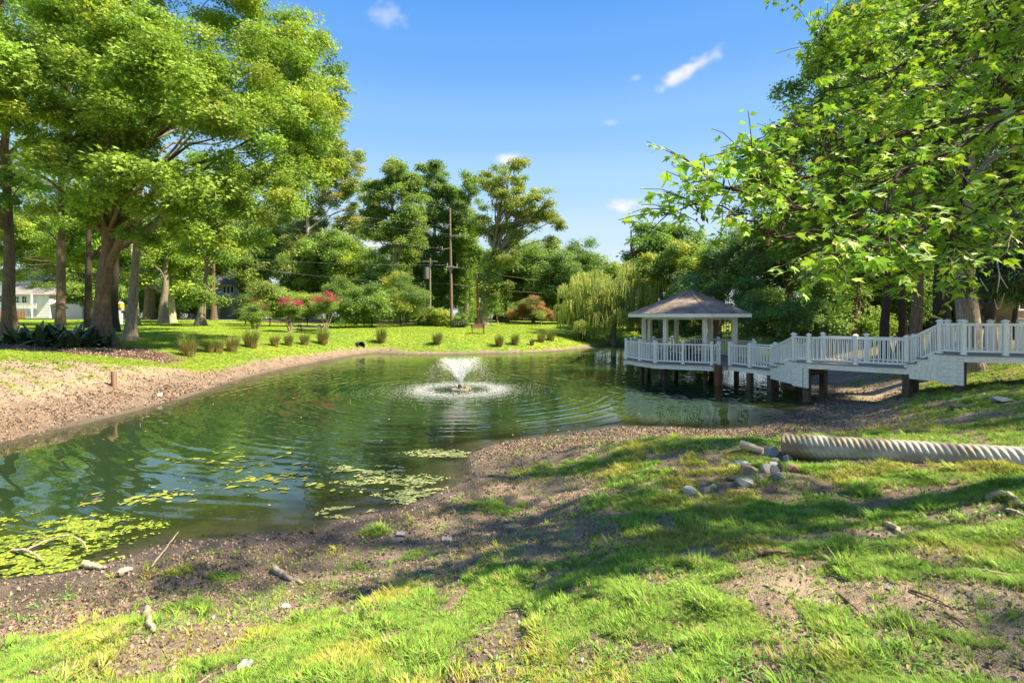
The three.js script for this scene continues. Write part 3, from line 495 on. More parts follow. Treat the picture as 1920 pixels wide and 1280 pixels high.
// the tall pale trunk with yellowing vines
tree('tulip_tree', 'tall tree with a bare white trunk and yellowing vines behind the crepe myrtles', { seed: 31, px: 580, py: 600, r: 0.38, top: 190, lean: [-8, 0], bark: M.barkPale, leaves: K0, color: LEAF.olive, other: LEAF.gold, share: 0.2, tuft: 0.75, lobes: 230, fill: 12, lobe: 0.16, gaps: 0.42, limbs: 0.2, forks: [[583, 545, 600, 455, 0.3, -1]],
  blobs: [[618, 205, 30, 52, 0, 3], [632, 285, 26, 26, 0, 2.5], [620, 345, 48, 48, 0, 4], [655, 370, 32, 38, 0, 3], [560, 400, 42, 40, 2, 3], [540, 455, 36, 38, 1, 3], [612, 440, 40, 40, 3, 3], [592, 520, 13, 28, -1.2, 1.2], [520, 430, 30, 30, 2, 3], [652, 310, 34, 40, 1, 3], [662, 420, 36, 50, 1, 3], [600, 290, 36, 60, 2, 3]] });
// the ivy clad group in the middle
tree('ivy_clad_tree', 'leftmost of the tall ivy clad trees, broad ragged crown left of the utility pole', { seed: 41, px: 745, py: 607, r: 0.42, top: 320, lean: [-14, 0], bark: M.barkGrey, leaves: K0, color: LEAF.mid, other: LEAF.olive, share: 0.25, tuft: 0.66, lobes: 220, fill: 11, lobe: 0.15, gaps: 0.46, limbs: 0.35, ivy: [[748, 470, 600, 26], [728, 500, 590, 22]], ivyColor: LEAF.mid,
  forks: [[745, 470, 700, 400, 0.16, 0], [745, 500, 765, 380, 0.16, 0]], blobs: [[742, 330, 32, 34, 0, 3], [715, 370, 30, 42, 0, 3], [758, 385, 32, 50, 0, 3], [700, 430, 24, 26, 0, 2.5], [735, 450, 34, 40, 0, 3], [702, 375, 24, 46, 0, 2.5], [776, 350, 20, 40, 1, 2.5], [772, 440, 28, 50, 1, 3]] });
tree('ivy_clad_tree', 'tall ivy clad tree directly behind the upper part of the utility pole', { seed: 42, px: 812, py: 604, r: 0.4, top: 310, lean: [6, 0], bark: M.barkGrey, leaves: K0, color: LEAF.mid, other: LEAF.deep, share: 0.15, tuft: 0.66, lobes: 160, fill: 11, lobe: 0.16, gaps: 0.44, limbs: 0.35, ivy: [[812, 400, 602, 20], [800, 470, 602, 18], [826, 480, 602, 14]], ivyColor: LEAF.mid, blobs: [[812, 325, 26, 30, 0, 3], [832, 345, 20, 26, 0, 2], [805, 380, 28, 40, 0, 3], [828, 420, 24, 40, 0, 2.5], [795, 440, 22, 40, 0, 2.5], [846, 385, 16, 46, 1, 2], [850, 450, 18, 50, 1, 2]] });
tree('ivy_clad_tree', 'slim ivy column tree between the utility pole and the leaning tree', { seed: 43, px: 874, py: 606, r: 0.34, top: 335, lean: [4, 0], bark: M.barkPale, leaves: K0, color: LEAF.mid, other: LEAF.deep, share: 0.25, tuft: 0.6, lobes: 120, fill: 11, lobe: 0.18, gaps: 0.44, limbs: 0.4, ivy: [[876, 360, 600, 14], [874, 420, 560, 17]], ivyColor: LEAF.bright, blobs: [[878, 352, 20, 30, 0, 2], [872, 400, 22, 34, 0, 2.2], [868, 450, 18, 34, 0, 2], [893, 400, 18, 46, 1, 2], [858, 415, 14, 46, 1, 2], [890, 470, 20, 50, 1, 2]] });
tree('leaning_oak_tree', 'big leaning tree with forked dark limbs and yellowing crown behind the plank bench', { seed: 44, px: 903, py: 611, r: 0.52, top: 400, lean: [38, 0], bow: -4, flare: 0.3, bark: M.barkGrey, leaves: K0, color: LEAF.olive, other: LEAF.yellow, share: 0.16, tuft: 0.6, lobes: 190, fill: 10, lobe: 0.15, gaps: 0.46, limbs: 0.3, ivy: [[922, 470, 590, 20]], ivyColor: LEAF.mid,
  forks: [[928, 480, 905, 420, 0.2, 0], [932, 470, 958, 400, 0.26, 0], [945, 430, 1010, 415, 0.2, -1], [950, 415, 950, 330, 0.2, 0], [1000, 418, 1035, 370, 0.1, 0]],
  blobs: [[925, 345, 28, 34, 0, 3], [965, 330, 32, 28, 0, 3], [950, 380, 40, 34, 0, 3.5], [1010, 385, 32, 28, 0, 3], [1032, 425, 22, 34, 0, 2.5], [985, 425, 42, 28, 0, 3], [915, 430, 28, 36, 0, 3], [940, 480, 34, 34, 0, 3], [910, 540, 26, 32, 0, 2.2], [945, 545, 18, 18, -1, 1.6]] });
tree('ivy_clad_tree', 'ivy clad tree right of the leaning tree, above the russet shrub', { seed: 45, px: 937, py: 603, r: 0.46, top: 440, lean: [40, 0], bark: M.barkGrey, leaves: K0, color: LEAF.mid, other: LEAF.olive, share: 0.25, tuft: 0.7, lobes: 80, fill: 12, lobe: 0.18, gaps: 0.4, limbs: 0.3, ivy: [[1006, 470, 575, 17], [1022, 475, 590, 9], [985, 480, 560, 13]], ivyColor: LEAF.bright, blobs: [[1005, 480, 38, 38, 0, 3], [985, 530, 34, 34, 0, 3], [1035, 480, 20, 34, 0, 2.2]] });

// ---------------------------------------------------------------- woods behind the gazebo and on the right bank
tree('woodland_tree', 'dark spreading tree with a ragged top left above the gazebo roof', { seed: 51, at: [13.5, 58], r: 0.35, top: 430, leaves: K0, color: LEAF.deep, other: LEAF.mid, share: 0.25, tuft: 0.8, lobes: 60, fill: 15, lobe: 0.22, gaps: 0.4, blobs: [[1222, 445, 34, 30, 0, 4], [1190, 475, 26, 24, 0, 3], [1270, 455, 40, 30, 0, 4], [1220, 500, 45, 40, 0, 4]] });
tree('woodland_tree', 'yellow topped tree above the left half of the gazebo roof', { seed: 52, at: [14.6, 50], r: 0.3, top: 470, leaves: B1, color: LEAF.mid, other: LEAF.yellow, share: 0.3, tuft: 0.75, lobes: 60, fill: 17, lobe: 0.22, gaps: 0.3, blobs: [[1262, 478, 42, 24, 0, 3], [1230, 500, 30, 24, 0, 2.5], [1290, 520, 45, 50, 0, 4]] });
tree('woodland_tree', 'dense green tree behind the gazebo peak', { seed: 53, at: [17.6, 44], r: 0.35, top: 460, leaves: B2, color: LEAF.blue, other: LEAF.mid, share: 0.3, tuft: 0.72, lobes: 70, fill: 17, lobe: 0.22, gaps: 0.3, blobs: [[1340, 480, 50, 40, 0, 4], [1320, 545, 60, 45, 0, 4], [1390, 500, 50, 60, 0, 4]] });
tree('woodland_tree', 'dark full tree right behind the gazebo roof', { seed: 54, at: [20.5, 38], r: 0.35, top: 430, leaves: B0, color: LEAF.blue, other: LEAF.deep, share: 0.35, tuft: 0.62, lobes: 90, fill: 17, lobe: 0.2, gaps: 0.32, blobs: [[1420, 470, 60, 70, 0, 4], [1480, 530, 70, 70, 0, 4.5], [1400, 570, 55, 50, 0, 3.5], [1480, 420, 50, 60, 0, 4]] });
tree('woodland_tree', 'tall tree whose crown climbs the right side of the sky behind the overhanging branches', { seed: 55, at: [20.5, 31], r: 0.45, top: 80, lean: [40, 0], leaves: B1, color: LEAF.mid, other: LEAF.bright, share: 0.25, tuft: 0.62, lobes: 190, fill: 13, lobe: 0.15, gaps: 0.42, blobs: [[1420, 345, 42, 60, 0, 4], [1500, 300, 70, 95, 0, 4.5], [1560, 170, 75, 110, 0, 4.5], [1620, 60, 80, 90, 0, 4.5], [1500, 430, 80, 60, 0, 4], [1620, 330, 80, 90, 0, 4.5]] });
const rightTrunks = [
  ['slim grey trunk at the left of the trunks beyond the walkway stairs', 61, [18.4, 25.2], 0.215, M.barkDark, [[1650, 330, 70, 90, 0, 3.5], [1680, 200, 70, 80, 0, 3.5]], LEAF.mid],
  ['slim dark trunk second from the left beyond the walkway stairs', 62, [20.6, 27], 0.21, M.barkDark, [[1720, 300, 60, 90, 0, 3.5], [1740, 160, 70, 80, 0, 3.5]], LEAF.deep],
  ['brown trunk behind the top of the walkway stairs', 63, [17.6, 22.3], 0.25, M.barkBrown, [[1730, 130, 80, 110, 0, 3.5], [1660, 60, 70, 90, 0, 3.5]], LEAF.mid],
  ['very dark trunk hung with dead vines right of the stairs', 64, [19.3, 23], 0.36, M.barkDark, [[1800, 200, 70, 120, 0, 3.5], [1800, 380, 60, 60, 0, 3]], LEAF.deep],
  ['thick pale grey trunk standing behind the upper walkway railing', 65, [16.4, 18.4], 0.36, M.barkGrey, [[1860, 60, 90, 120, 0, 3.5], [1900, 250, 70, 80, 0, 3]], LEAF.mid],
  ['dark forked trunk beside the thick pale grey trunk', 66, [19.4, 20.8], 0.2, M.barkDark, [[1880, 450, 50, 60, 0, 2.6], [1950, 350, 60, 90, 0, 3]], LEAF.dark],
  ['thin black trunk left of the tan building', 67, [23.6, 24], 0.12, M.barkDark, [[1910, 380, 50, 80, 0, 3]], LEAF.dark],
];
rightTrunks.forEach(([label, seed, at, r, bark, blobs, color], i) => tree('shade_tree', label, { seed, at, r, sides: 14, top: Math.min(...blobs.map((b) => b[1])), bark, flare: 0.2, leaves: [CL.broad[i % 3]], color, other: LEAF.bright, share: 0.15, tuft: 0.5, lobes: 110, fill: 12, lobe: 0.17, gaps: 0.42, limbs: 0.3, blobs, forks: i === 5 ? [[1852, 590, 1838, 545, 0.14, 0], [1858, 585, 1880, 540, 0.14, 0]] : undefined }));
tree('cedar_tree', 'dark drooping evergreen at the right edge above the upper walkway', { seed: 71, at: [15.6, 15.2], r: 0.16, top: 380, leaves: N0, color: LEAF.dark, other: LEAF.deep, share: 0.3, tuft: 0.42, lobes: 60, fill: 20, lobe: 0.22, gaps: 0.25, bark: M.barkDark, blobs: [[1905, 450, 60, 55, 0, 1.3], [1880, 520, 50, 28, 0, 1.1], [1950, 520, 50, 50, 0, 1.2]] });
// shrubs on the right bank behind the walkway
[[1440, 590, 60, 46, 21.5, 34, LEAF.blue, 'dark bushy shrub behind the right end of the gazebo'], [1510, 600, 55, 40, 20.2, 31, LEAF.deep, 'low dark shrub left of the walkway stairs'], [1560, 570, 45, 45, 21.5, 32, LEAF.mid, 'green shrub above the lower stairs'], [1610, 610, 36, 28, 22, 32, LEAF.bright, 'light green sprig behind the middle railing'], [1300, 600, 60, 36, 18.3, 46, LEAF.deep, 'dark shrub seen through the gazebo columns'], [1230, 615, 40, 22, 15.6, 52, LEAF.dark, 'low dark shrub right of the willow'], [1700, 585, 45, 30, 27, 34, LEAF.deep, 'dark shrub between the trunks beyond the walkway'], [1790, 590, 50, 26, 30, 34, LEAF.deep, 'dark shrub behind the thick pale grey trunk']]
  .forEach(([cx, cy, rx, ry, x, d, color, label], i) => tree('bank_shrub', label, { category: 'shrub', seed: 400 + i, at: [x, d], r: 0, leaves: [CL.broad[i % 3]], color, other: LEAF.mid, share: 0.2, tuft: 0.55, lobes: 34, fill: 16, lobe: 0.28, gaps: 0.25, blobs: [[cx, cy, rx, ry, 0, 1.8]] }));
// more woods further right, outside or behind, that close the view and shade the walkway
[[27, 36, 1660, 520, 90, 80, 'green tree far back between the right hand trunks'], [36, 42, 1800, 480, 90, 100, 'green tree far back behind the thick pale grey trunk'], [31, 44, 1560, 480, 90, 110, 'tall dark tree far back left of the right hand trunks'], [40, 40, 1930, 420, 80, 120, 'dark tree far back at the right edge']]
  .forEach(([x, d, cx, cy, rx, ry, label], i) => tree('woodland_tree', label, { seed: 430 + i, at: [x, d], r: 0.35, top: cy - ry * 0.5, leaves: [CL.broad[i % 3]], color: LEAF.mid, other: LEAF.bright, share: 0.25, tuft: 0.8, lobes: 50, fill: 16, lobe: 0.24, gaps: 0.34, blobs: [[cx, cy, rx, ry, 0, 5]] }));

// ---------------------------------------------------------------- shrubs in the beds on the far lawn
[[505, 560, 40, 36, 47, 'olive leafed shrub behind the left crepe myrtle', LEAF.olive, LEAF.mid], [575, 575, 40, 30, 48, 'pale olive shrub between the crepe myrtles', LEAF.olive, LEAF.lime], [648, 565, 36, 46, 46, 'deep green shrub right of the pink crepe myrtle', LEAF.mid, LEAF.deep], [697, 572, 36, 40, 47, 'dark layered shrub in the middle of the bed', LEAF.mid, LEAF.deep], [752, 560, 46, 48, 50, 'large dark shrub with yellow green tips left of the utility pole', LEAF.deep, LEAF.yellow], [805, 595, 22, 18, 52, 'small olive shrub left of the pole base', LEAF.olive, LEAF.mid], [830, 596, 14, 14, 51, 'small yellow green shrub at the pole base', LEAF.yellow, LEAF.bright], [460, 575, 22, 26, 52, 'dark purple green shrub left of the first crepe myrtle', LEAF.dark, LEAF.deep]]
  .forEach(([cx, cy, rx, ry, d, label, a, b], i) => tree('garden_shrub', label, { category: 'shrub', seed: 450 + i, at: [PX(cx, d + 5), d + 5], r: 0.06, top: cy, leaves: [[CL.broad[0], CL.fine[0], CL.long[0]][i % 3]], color: a, other: b, share: 0.25, tuft: 0.55, lobes: 44, fill: 16, lobe: 0.24, gaps: 0.25, limbs: 0.3, bark: M.barkDark, blobs: [[cx, cy, rx, ry, 0, rx * d / F * 0.9]] }));
tree('hydrangea_bush', 'round light green bush just right of the utility pole', { category: 'shrub', seed: 470, px: 862, py: 614, r: 0, leaves: K0, color: [0.1, 0.16, 0.05], other: LEAF.mid, share: 0.3, tuft: 0.35, lobes: 26, fill: 14, lobe: 0.28, gaps: 0.1, blobs: [[862, 601, 12, 13, 0, 0.7]] });
tree('russet_shrub', 'large rounded shrub turning red and orange right of the leaning tree', { category: 'shrub', seed: 471, px: 1001, py: 608, r: 0.22, top: 585, leaves: F0, color: [0.21, 0.23, 0.05], other: LEAF.rust, share: 0.38, tuft: 0.5, lobes: 80, fill: 16, lobe: 0.2, gaps: 0.34, limbs: 0.7, bark: M.barkDark, blobs: [[1002, 572, 32, 16, 0, 1.8], [975, 584, 22, 18, 0, 1.4], [1025, 586, 16, 18, 0, 1.3], [1000, 588, 22, 14, 0, 1.4]] });
tree('small_tree', 'small young tree with yellow leaves right of the russet shrub', { seed: 472, px: 1014, py: 611, r: 0.06, top: 585, leaves: F1, color: LEAF.olive, other: LEAF.gold, share: 0.5, tuft: 0.4, lobes: 8, fill: 8, lobe: 0.4, bark: M.stem, blobs: [[1014, 588, 7, 9, 0, 0.5]] });
[[477, 617, 582, 22, 18, 'leftmost crepe myrtle, nearly without flowers', 0.05], [543, 624, 573, 17, 14, 'middle crepe myrtle with small pink flower heads', 0.9], [612, 622, 566, 24, 15, 'right crepe myrtle with the fullest pink flowers', 0.95]].forEach(([px, py, cy, rx, ry, label, bloom], i) => {
  const g = ground(px, py), k = g.d / F, t = tree('crepe_myrtle', label, { seed: 480 + i, px, py, r: 0, leaves: F0, color: LEAF.mid, other: LEAF.bright, share: 0.3, tuft: 0.34, lobes: 26, fill: 16, lobe: 0.28, gaps: 0.2, blobs: [[px, cy + 6, rx, ry, 0, rx * k * 0.9]], group: 'crepe myrtles in the far bed' });
  const R = rng(490 + i), stems = [];
  for (let s = 0; s < 5; s++) { const a = V(g.x + (R() - 0.5) * 0.3, g.y - 0.1, -g.d + (R() - 0.5) * 0.3), b = V(g.x + (s - 2) * rx * k * 0.3, PY(cy + 4, g.d), -g.d + (R() - 0.5) * rx * k), m = bend(a, b, -0.15, 6, 0.08, R); stems.push(limb(m, m.map((_, q) => 0.07 * (1 - 0.6 * q / 6)), 6)); }
  part(t, 'trunk', mergeGeometries(stems), M.stem);
  const list = []; for (let n = 0; n < 200 * bloom; n++) { const u = R() * 1.25 - 0.25, a = R() * 6.283, q = Math.sqrt(1 - u * u) * 1.1, h = V(Math.cos(a) * q * rx * k * (0.8 + 0.3 * R()), (cy - py) * -k + (0.2 + u * 0.95) * ry * k, Math.sin(a) * q * rx * k); if (noise3(h.x * 1.3, h.y * 1.3, h.z * 1.3 + i) < 0.47) continue; list.push([turnScale(R, h, 0.2 + 0.13 * R()), tint(R, LEAF.pink, 0.3)]); }
  if (list.length) inst(t, 'flowers', CL.fine[1], M.leaf, list, 'stuff');
});
{ // the weeping willow: boughs that arch over and strands that hang from them
  const g = ground(1150, 646), D = g.d, k = D / F, R = rng(505), t = thing('willow_tree', 'weeping willow with pale yellow green trailing strands left of the gazebo', 'tree', [g.x, g.y, -D]);
  const woods = [], m0 = bend(V(g.x, g.y - 0.2, -D), V(PX(1155, D), PY(560, D), -D), 0, 6, 0.1, R); woods.push(limb(m0, m0.map((_, i) => 0.34 - 0.03 * i), 10, 0.15, 3));
  const strand = (() => { const r2 = rng(55), pos = [], col = [], tri = leafFan(leafShape('long'), 0.2, 0.1); for (let n = 0; n < 44; n++) { const y = -n / 44, a = r2() * 6.283, s = 0.1 + 0.05 * r2(), c = Math.cos(a), q = Math.sin(a), k2 = 0.8 + 0.4 * r2(); for (const f of tri) for (const v of f) { const lx = v.x * s * 1.5, out = v.y * s * 0.5, dn = -v.y * s * 0.8; pos.push(c * out - q * lx + c * v.z * s + 0.05 * Math.sin(n * 0.11), y + dn, q * out + c * lx + q * v.z * s); col.push(k2, k2, k2); } } const ge = new THREE.BufferGeometry(); ge.setAttribute('position', new THREE.Float32BufferAttribute(pos, 3)); ge.setAttribute('color', new THREE.Float32BufferAttribute(col, 3)); ge.computeVertexNormals(); return ge; })();
  const list = [], tops = [[1150, 532, 58, 20, 3.4, 9], [1095, 556, 46, 22, 3, 10], [1200, 516, 42, 18, 3, 8], [1222, 548, 30, 18, 2.6, 7], [1150, 566, 66, 22, 3.4, 10], [1080, 585, 28, 20, 2.2, 9], [1130, 540, 50, 24, 3, 8], [1190, 578, 50, 20, 3, 8], [1130, 600, 52, 14, 3, 7]];
  for (const [cx, cy, rx, ry, rz, n] of tops) for (let b = 0; b < n * 2.3; b++) {
    // one bough's end: a small umbrella of strands
    const c = V(PX(cx + (R() * 2 - 1) * rx, D), PY(cy + (R() * 2 - 1) * ry, D), -D + (R() * 2 - 1) * rz), m = bend(m0[4].clone(), c, 0.7, 6, 0.2, R), br = (0.45 + 0.55 * R()), toneRoll = R(), base = toneRoll < 0.5 ? [0.5, 0.56, 0.13] : toneRoll < 0.85 ? [0.38, 0.48, 0.1] : [0.26, 0.38, 0.085];  // each bough draws one of three strand tones at random
    if (b % 2) woods.push(limb(m, m.map((_, i) => 0.08 * (1 - 0.85 * i / 6)), 5));
    for (let i = 0; i < 34; i++) {
      const a = R() * 6.283, q = Math.sqrt(R()), p = V(c.x + Math.cos(a) * q * br * 1.25, c.y + (1 - q * q) * br * 0.55 + 0.15 * R(), c.z + Math.sin(a) * q * br * 1.25), land = Math.max(0, landAt(p.x, -p.z)) + 0.5, L = Math.min(p.y - land, (0.5 + 1.15 * R()) * (0.55 + 0.55 * q));
      if (L < 0.25) continue;
      const w = 0.9 + 0.5 * R();
      list.push([new THREE.Matrix4().compose(p.sub(V(g.x, g.y, -D)), new THREE.Quaternion().setFromEuler(new THREE.Euler((R() - 0.5) * 0.35 + Math.sin(a) * q * 0.3, R() * 6.283, (R() - 0.5) * 0.35)), V(w, L, w)), tint(R, base, 0.22)]);
    }
  }
  part(t, 'trunk', mergeGeometries(woods), M.barkGrey);
  inst(t, 'crown', strand, M.leaf, list, 'stuff');
}

// ---------------------------------------------------------------- gazebo: an octagonal deck on piles, eight columns, a hipped shingle roof
const postGeo = new RoundedBoxGeometry(1, 1, 1, 1, 0.06), capGeo = (() => {      // a post's cap: a flat slab with a low pyramid
  const a = new THREE.BoxGeometry(1, 0.3, 1); a.translate(0, 0.15, 0);
  const b = new THREE.CylinderGeometry(0.28, 0.68, 0.5, 4); b.rotateY(Math.PI / 4); b.translate(0, 0.55, 0);
  return mergeGeometries([a.toNonIndexed(), b.toNonIndexed()]);
})(), skirtGeo = (() => { const g = new THREE.CylinderGeometry(0.5, 0.74, 1, 4); g.rotateY(Math.PI / 4); return g.toNonIndexed(); })();
const postH = 0.94, railTop = 0.86, yaw = (a, b) => new THREE.Quaternion().setFromAxisAngle(V(0, 1, 0), Math.atan2(b.x - a.x, b.z - a.z));
function railPost(parent, p, turn, h = postH, w = 0.115) {
  const q = put(parent, 'post', postGeo, M.white, [p.x, p.y + h / 2, p.z], turn, [w, h, w]);
  const s = [1 / w, 1 / h, 1 / w];
  const cap = new THREE.Mesh(capGeo, M.white); cap.name = 'cap'; cap.position.set(0, 0.5, 0); cap.scale.set(0.155 * s[0], 0.09 * s[1], 0.155 * s[2]); q.add(shade(cap));
  const skirt = new THREE.Mesh(skirtGeo, M.white); skirt.name = 'skirt'; skirt.position.set(0, -0.5 + 0.035 * s[1], 0); skirt.scale.set(0.21, 0.07 * s[1], 0.21); skirt.scale.set(1.15, 0.07 * s[1], 1.15); q.add(shade(skirt));
}
function railing(parent, a, b, inset = 0.06) {      // rails and balusters between two deck points (or up a flight of stairs)
  const g = sub(parent, 'railing'), dir = b.clone().sub(a).normalize(), A = a.clone().addScaledVector(dir, inset), B = b.clone().addScaledVector(dir, -inset), up = (p, h) => V(p.x, p.y + h, p.z);
  beamBetween(g, 'top_rail', M.white, up(A, railTop), up(B, railTop), 0.085, 0.06, postGeo);
  beamBetween(g, 'bottom_rail', M.white, up(A, 0.1), up(B, 0.1), 0.05, 0.06);
  const L = Math.hypot(A.x - B.x, A.z - B.z), n = Math.max(1, Math.round(L / 0.128)), turn = yaw(a, b);
  for (let i = 0; i < n; i++) { const p = A.clone().lerp(B, (i + 0.5) / n); put(g, 'baluster', unitBox, M.white, [p.x, p.y + 0.48, p.z], turn, [0.037, 0.70, 0.037]); }
}
const pileAt = (parent, x, z, top, r = 0.13, mat = M.pile, name = 'pile') => { const y0 = Math.min(landAt(x, -z), 0) - 0.4; const m = put(parent, name, postGeo, mat, [x, (top + y0) / 2, z], new THREE.Quaternion().setFromAxisAngle(V(0, 1, 0), 0.4), [r * 2, top - y0, r * 2]); return m; };
const GZ = (() => { const D = 25.2, X = PX(1293, D), l = Math.hypot(X, D), s = [X / l, D / l], r = [s[1], -s[0]]; return { X, D, at: (deg, rad, y) => { const a = deg * Math.PI / 180, x = X + rad * (Math.cos(a) * r[0] - Math.sin(a) * s[0]), d = D + rad * (Math.cos(a) * r[1] - Math.sin(a) * s[1]); return V(x, y, -d); } }; })();
const DECK = 0.88, TH = 28;
{
  const t = thing('gazebo', 'white octagonal gazebo with brown shingle roof standing over the pond', 'gazebo', [GZ.X, 0, -GZ.D]);
  const ring = (rad, y, off = 0) => [...Array(8)].map((_, i) => GZ.at(TH + 45 * i + off, rad, y));
  // deck boards, cut to the octagon
  const corners = ring(3.2, 0), ux = V(0.94, 0, 0.34).normalize(), uz = V(-ux.z, 0, ux.x), c0 = V(GZ.X, 0, -GZ.D);
  for (let k = -22; k <= 22; k++) {
    const off = k * 0.145; let lo = 1e9, hi = -1e9;
    for (let i = 0; i < 8; i++) { const a = corners[i].clone().sub(c0), b = corners[(i + 1) % 8].clone().sub(c0), pa = a.dot(uz), pb = b.dot(uz); if ((pa - off) * (pb - off) <= 0 && pa !== pb) { const u = lerp(a.dot(ux), b.dot(ux), (off - pa) / (pb - pa)); lo = Math.min(lo, u); hi = Math.max(hi, u); } }
    if (hi - lo < 0.2) continue;
    const a = c0.clone().addScaledVector(uz, off).addScaledVector(ux, lo).setY(DECK - 0.018), b = c0.clone().addScaledVector(uz, off).addScaledVector(ux, hi).setY(DECK - 0.018);
    beamBetween(t, 'deck_board', M.deckBoard, a, b, 0.138, 0.036);
  }
  const rimT = ring(3.22, DECK - 0.02), rimB = ring(3.16, DECK - 0.15);
  for (let i = 0; i < 8; i++) { const j = (i + 1) % 8; beamBetween(t, 'deck_edge', M.deckBoard, rimT[i], rimT[j], 0.06, 0.045); beamBetween(t, 'fascia', M.whiteTrim, rimB[i], rimB[j], 0.045, 0.2); }
  const under = ring(2.1, DECK - 0.16); for (let i = 0; i < 4; i++) beamBetween(t, 'joist', M.darkWood, under[i], under[i + 4], 0.09, 0.18);
  for (const p of ring(2.3, 0)) pileAt(t, p.x, p.z, DECK - 0.06, 0.075);
  { const p = GZ.at(TH + 45, 3.2, 0), q = GZ.at(TH, 3.2, 0), m = p.clone().lerp(q, 0.13); const pl = pileAt(t, m.x - 0.05, m.z + 0.14, DECK + 0.02, 0.12, M.redPile); pl.userData.label = 'reddish brown weathered pile at the front'; }
  // columns
  for (let i = 0; i < 8; i++) { const p = GZ.at(TH + 45 * i, 2.22, 0), q = GZ.at(TH + 45 * i, 1, 0); put(t, 'column', postGeo, M.column, [p.x, (DECK + 2.98) / 2, p.z], yaw(p, q), [0.185, 2.98 - DECK, 0.185]); }
  const beam = ring(2.22, 2.9); for (let i = 0; i < 8; i++) beamBetween(t, 'header_beam', M.column, beam[i], beam[(i + 1) % 8], 0.15, 0.14);
  // roof: eight slopes laid in shingle courses, hip caps, white fascia and soffit
  const roof = sub(t, 'roof'), R = rng(606), eaveY = 3.1, peak = V(GZ.X, 4.28, -GZ.D), eave = ring(2.98, eaveY), COURSES = 19;
  for (let i = 0; i < 8; i++) {
    const a = eave[i], b = eave[(i + 1) % 8], pos = [], uv = [], col = [], L = a.distanceTo(b);
    const nrm = b.clone().sub(a).cross(peak.clone().sub(a)).normalize(); if (nrm.y < 0) nrm.negate();
    for (let c = 0; c < COURSES; c++) {
      const t0 = c / COURSES, t1 = (c + 1) / COURSES, lift = 0.014, n = Math.max(1, Math.round(L * (1 - t0) / 0.3));
      const P = (s, tt, l) => a.clone().lerp(b, s).lerp(peak, tt).addScaledVector(nrm, l);
      for (let k = 0; k < n; k++) {
        const tone = 0.72 + 0.5 * R() + (noise2(k * 0.4 + i * 9, c * 0.35) - 0.5) * 0.5, s0 = k / n, s1 = (k + 1) / n;
        const q = [P(s0, t0, lift), P(s1, t0, lift), P(s1, t1, 0.002), P(s0, t1, 0.002), P(s0, t0, -0.004), P(s1, t0, -0.004)];
        for (const f of [[0, 1, 2], [0, 2, 3], [4, 5, 1], [4, 1, 0]]) for (const v of f) { pos.push(q[v].x, q[v].y, q[v].z); uv.push(q[v].x * 0.8 + q[v].z * 0.5, q[v].y * 1.4 + q[v].z * 0.4); col.push(0.27 * tone, 0.222 * tone, 0.18 * tone); }
      }
    }
    const g = new THREE.BufferGeometry(); g.setAttribute('position', new THREE.Float32BufferAttribute(pos, 3)); g.setAttribute('uv', new THREE.Float32BufferAttribute(uv, 2)); g.setAttribute('color', new THREE.Float32BufferAttribute(col, 3)); g.computeVertexNormals();
    part(roof, 'shingle_slope', g, M.shingle ??= new THREE.MeshStandardMaterial({ vertexColors: true, map: roughTone, bumpMap: soilGrain, bumpScale: 0.01, roughness: 0.95, side: THREE.DoubleSide }));
    beamBetween(roof, 'hip_cap', M.hipCap ??= std([0.2, 0.155, 0.125], 0.95), a.clone().setY(a.y + 0.012), peak.clone().setY(peak.y + 0.014), 0.16, 0.02);
    beamBetween(roof, 'fascia', M.whiteTrim, a.clone().setY(eaveY - 0.085), b.clone().setY(eaveY - 0.085), 0.035, 0.155);
    const sof = new THREE.BufferGeometry(), c1 = a.clone().setY(eaveY - 0.155), c2 = b.clone().setY(eaveY - 0.155), c3 = V(peak.x, eaveY - 0.155, peak.z); sof.setAttribute('position', new THREE.Float32BufferAttribute([c1, c3, c2].flatMap((v) => v.toArray()), 3)); sof.computeVertexNormals();
    part(roof, 'ceiling_panel', sof, M.ceiling ??= std([0.5, 0.5, 0.48], 0.8, { side: THREE.DoubleSide }));
  }
  // railing round the deck, open towards the boardwalk
  const edge = ring(3.1, DECK);
  for (let i = 0; i < 8; i++) {
    const a = edge[i], b = edge[(i + 1) % 8], m = a.clone().lerp(b, 0.5), turn = yaw(a, b);
    railPost(t, a, turn);
    if (i === 0) { const q = a.clone().lerp(b, 0.84), q2 = a.clone().lerp(b, 0.06); railing(t, q, b); railPost(t, q, turn); continue; }
    railing(t, a, m); railPost(t, m, turn); railing(t, m, b);
  }
}
// the furniture under the roof
function bench(name, label, cat, pos, turn, { wood, metal, w = 1.5, back = true }) {
  const t = thing(name, label, cat, [pos.x, pos.y, pos.z]); t.rotation.y = turn; origin.set(t, V(0, 0, 0));
  for (let k = 0; k < 3; k++) put(t, 'seat_slat', unitBox, wood, [0, 0.44, -0.17 + k * 0.15], null, [w, 0.035, 0.135]);
  if (back) for (let k = 0; k < 3; k++) put(t, 'back_slat', unitBox, wood, [0, 0.58 + k * 0.135, -0.28 - k * 0.03], null, [w, 0.12, 0.03]);
  for (const s of [-1, 1]) { put(t, 'front_leg', unitBox, metal, [s * w * 0.42, 0.21, 0.16], null, [0.06, 0.42, 0.06]); put(t, 'rear_leg', unitBox, metal, [s * w * 0.42, 0.44, -0.25], new THREE.Quaternion().setFromEuler(new THREE.Euler(-0.14, 0, 0)), [0.06, 0.9, 0.06]); put(t, 'armrest', unitBox, metal, [s * w * 0.46, 0.62, -0.04], null, [0.06, 0.04, 0.44]); }
  return t;
}
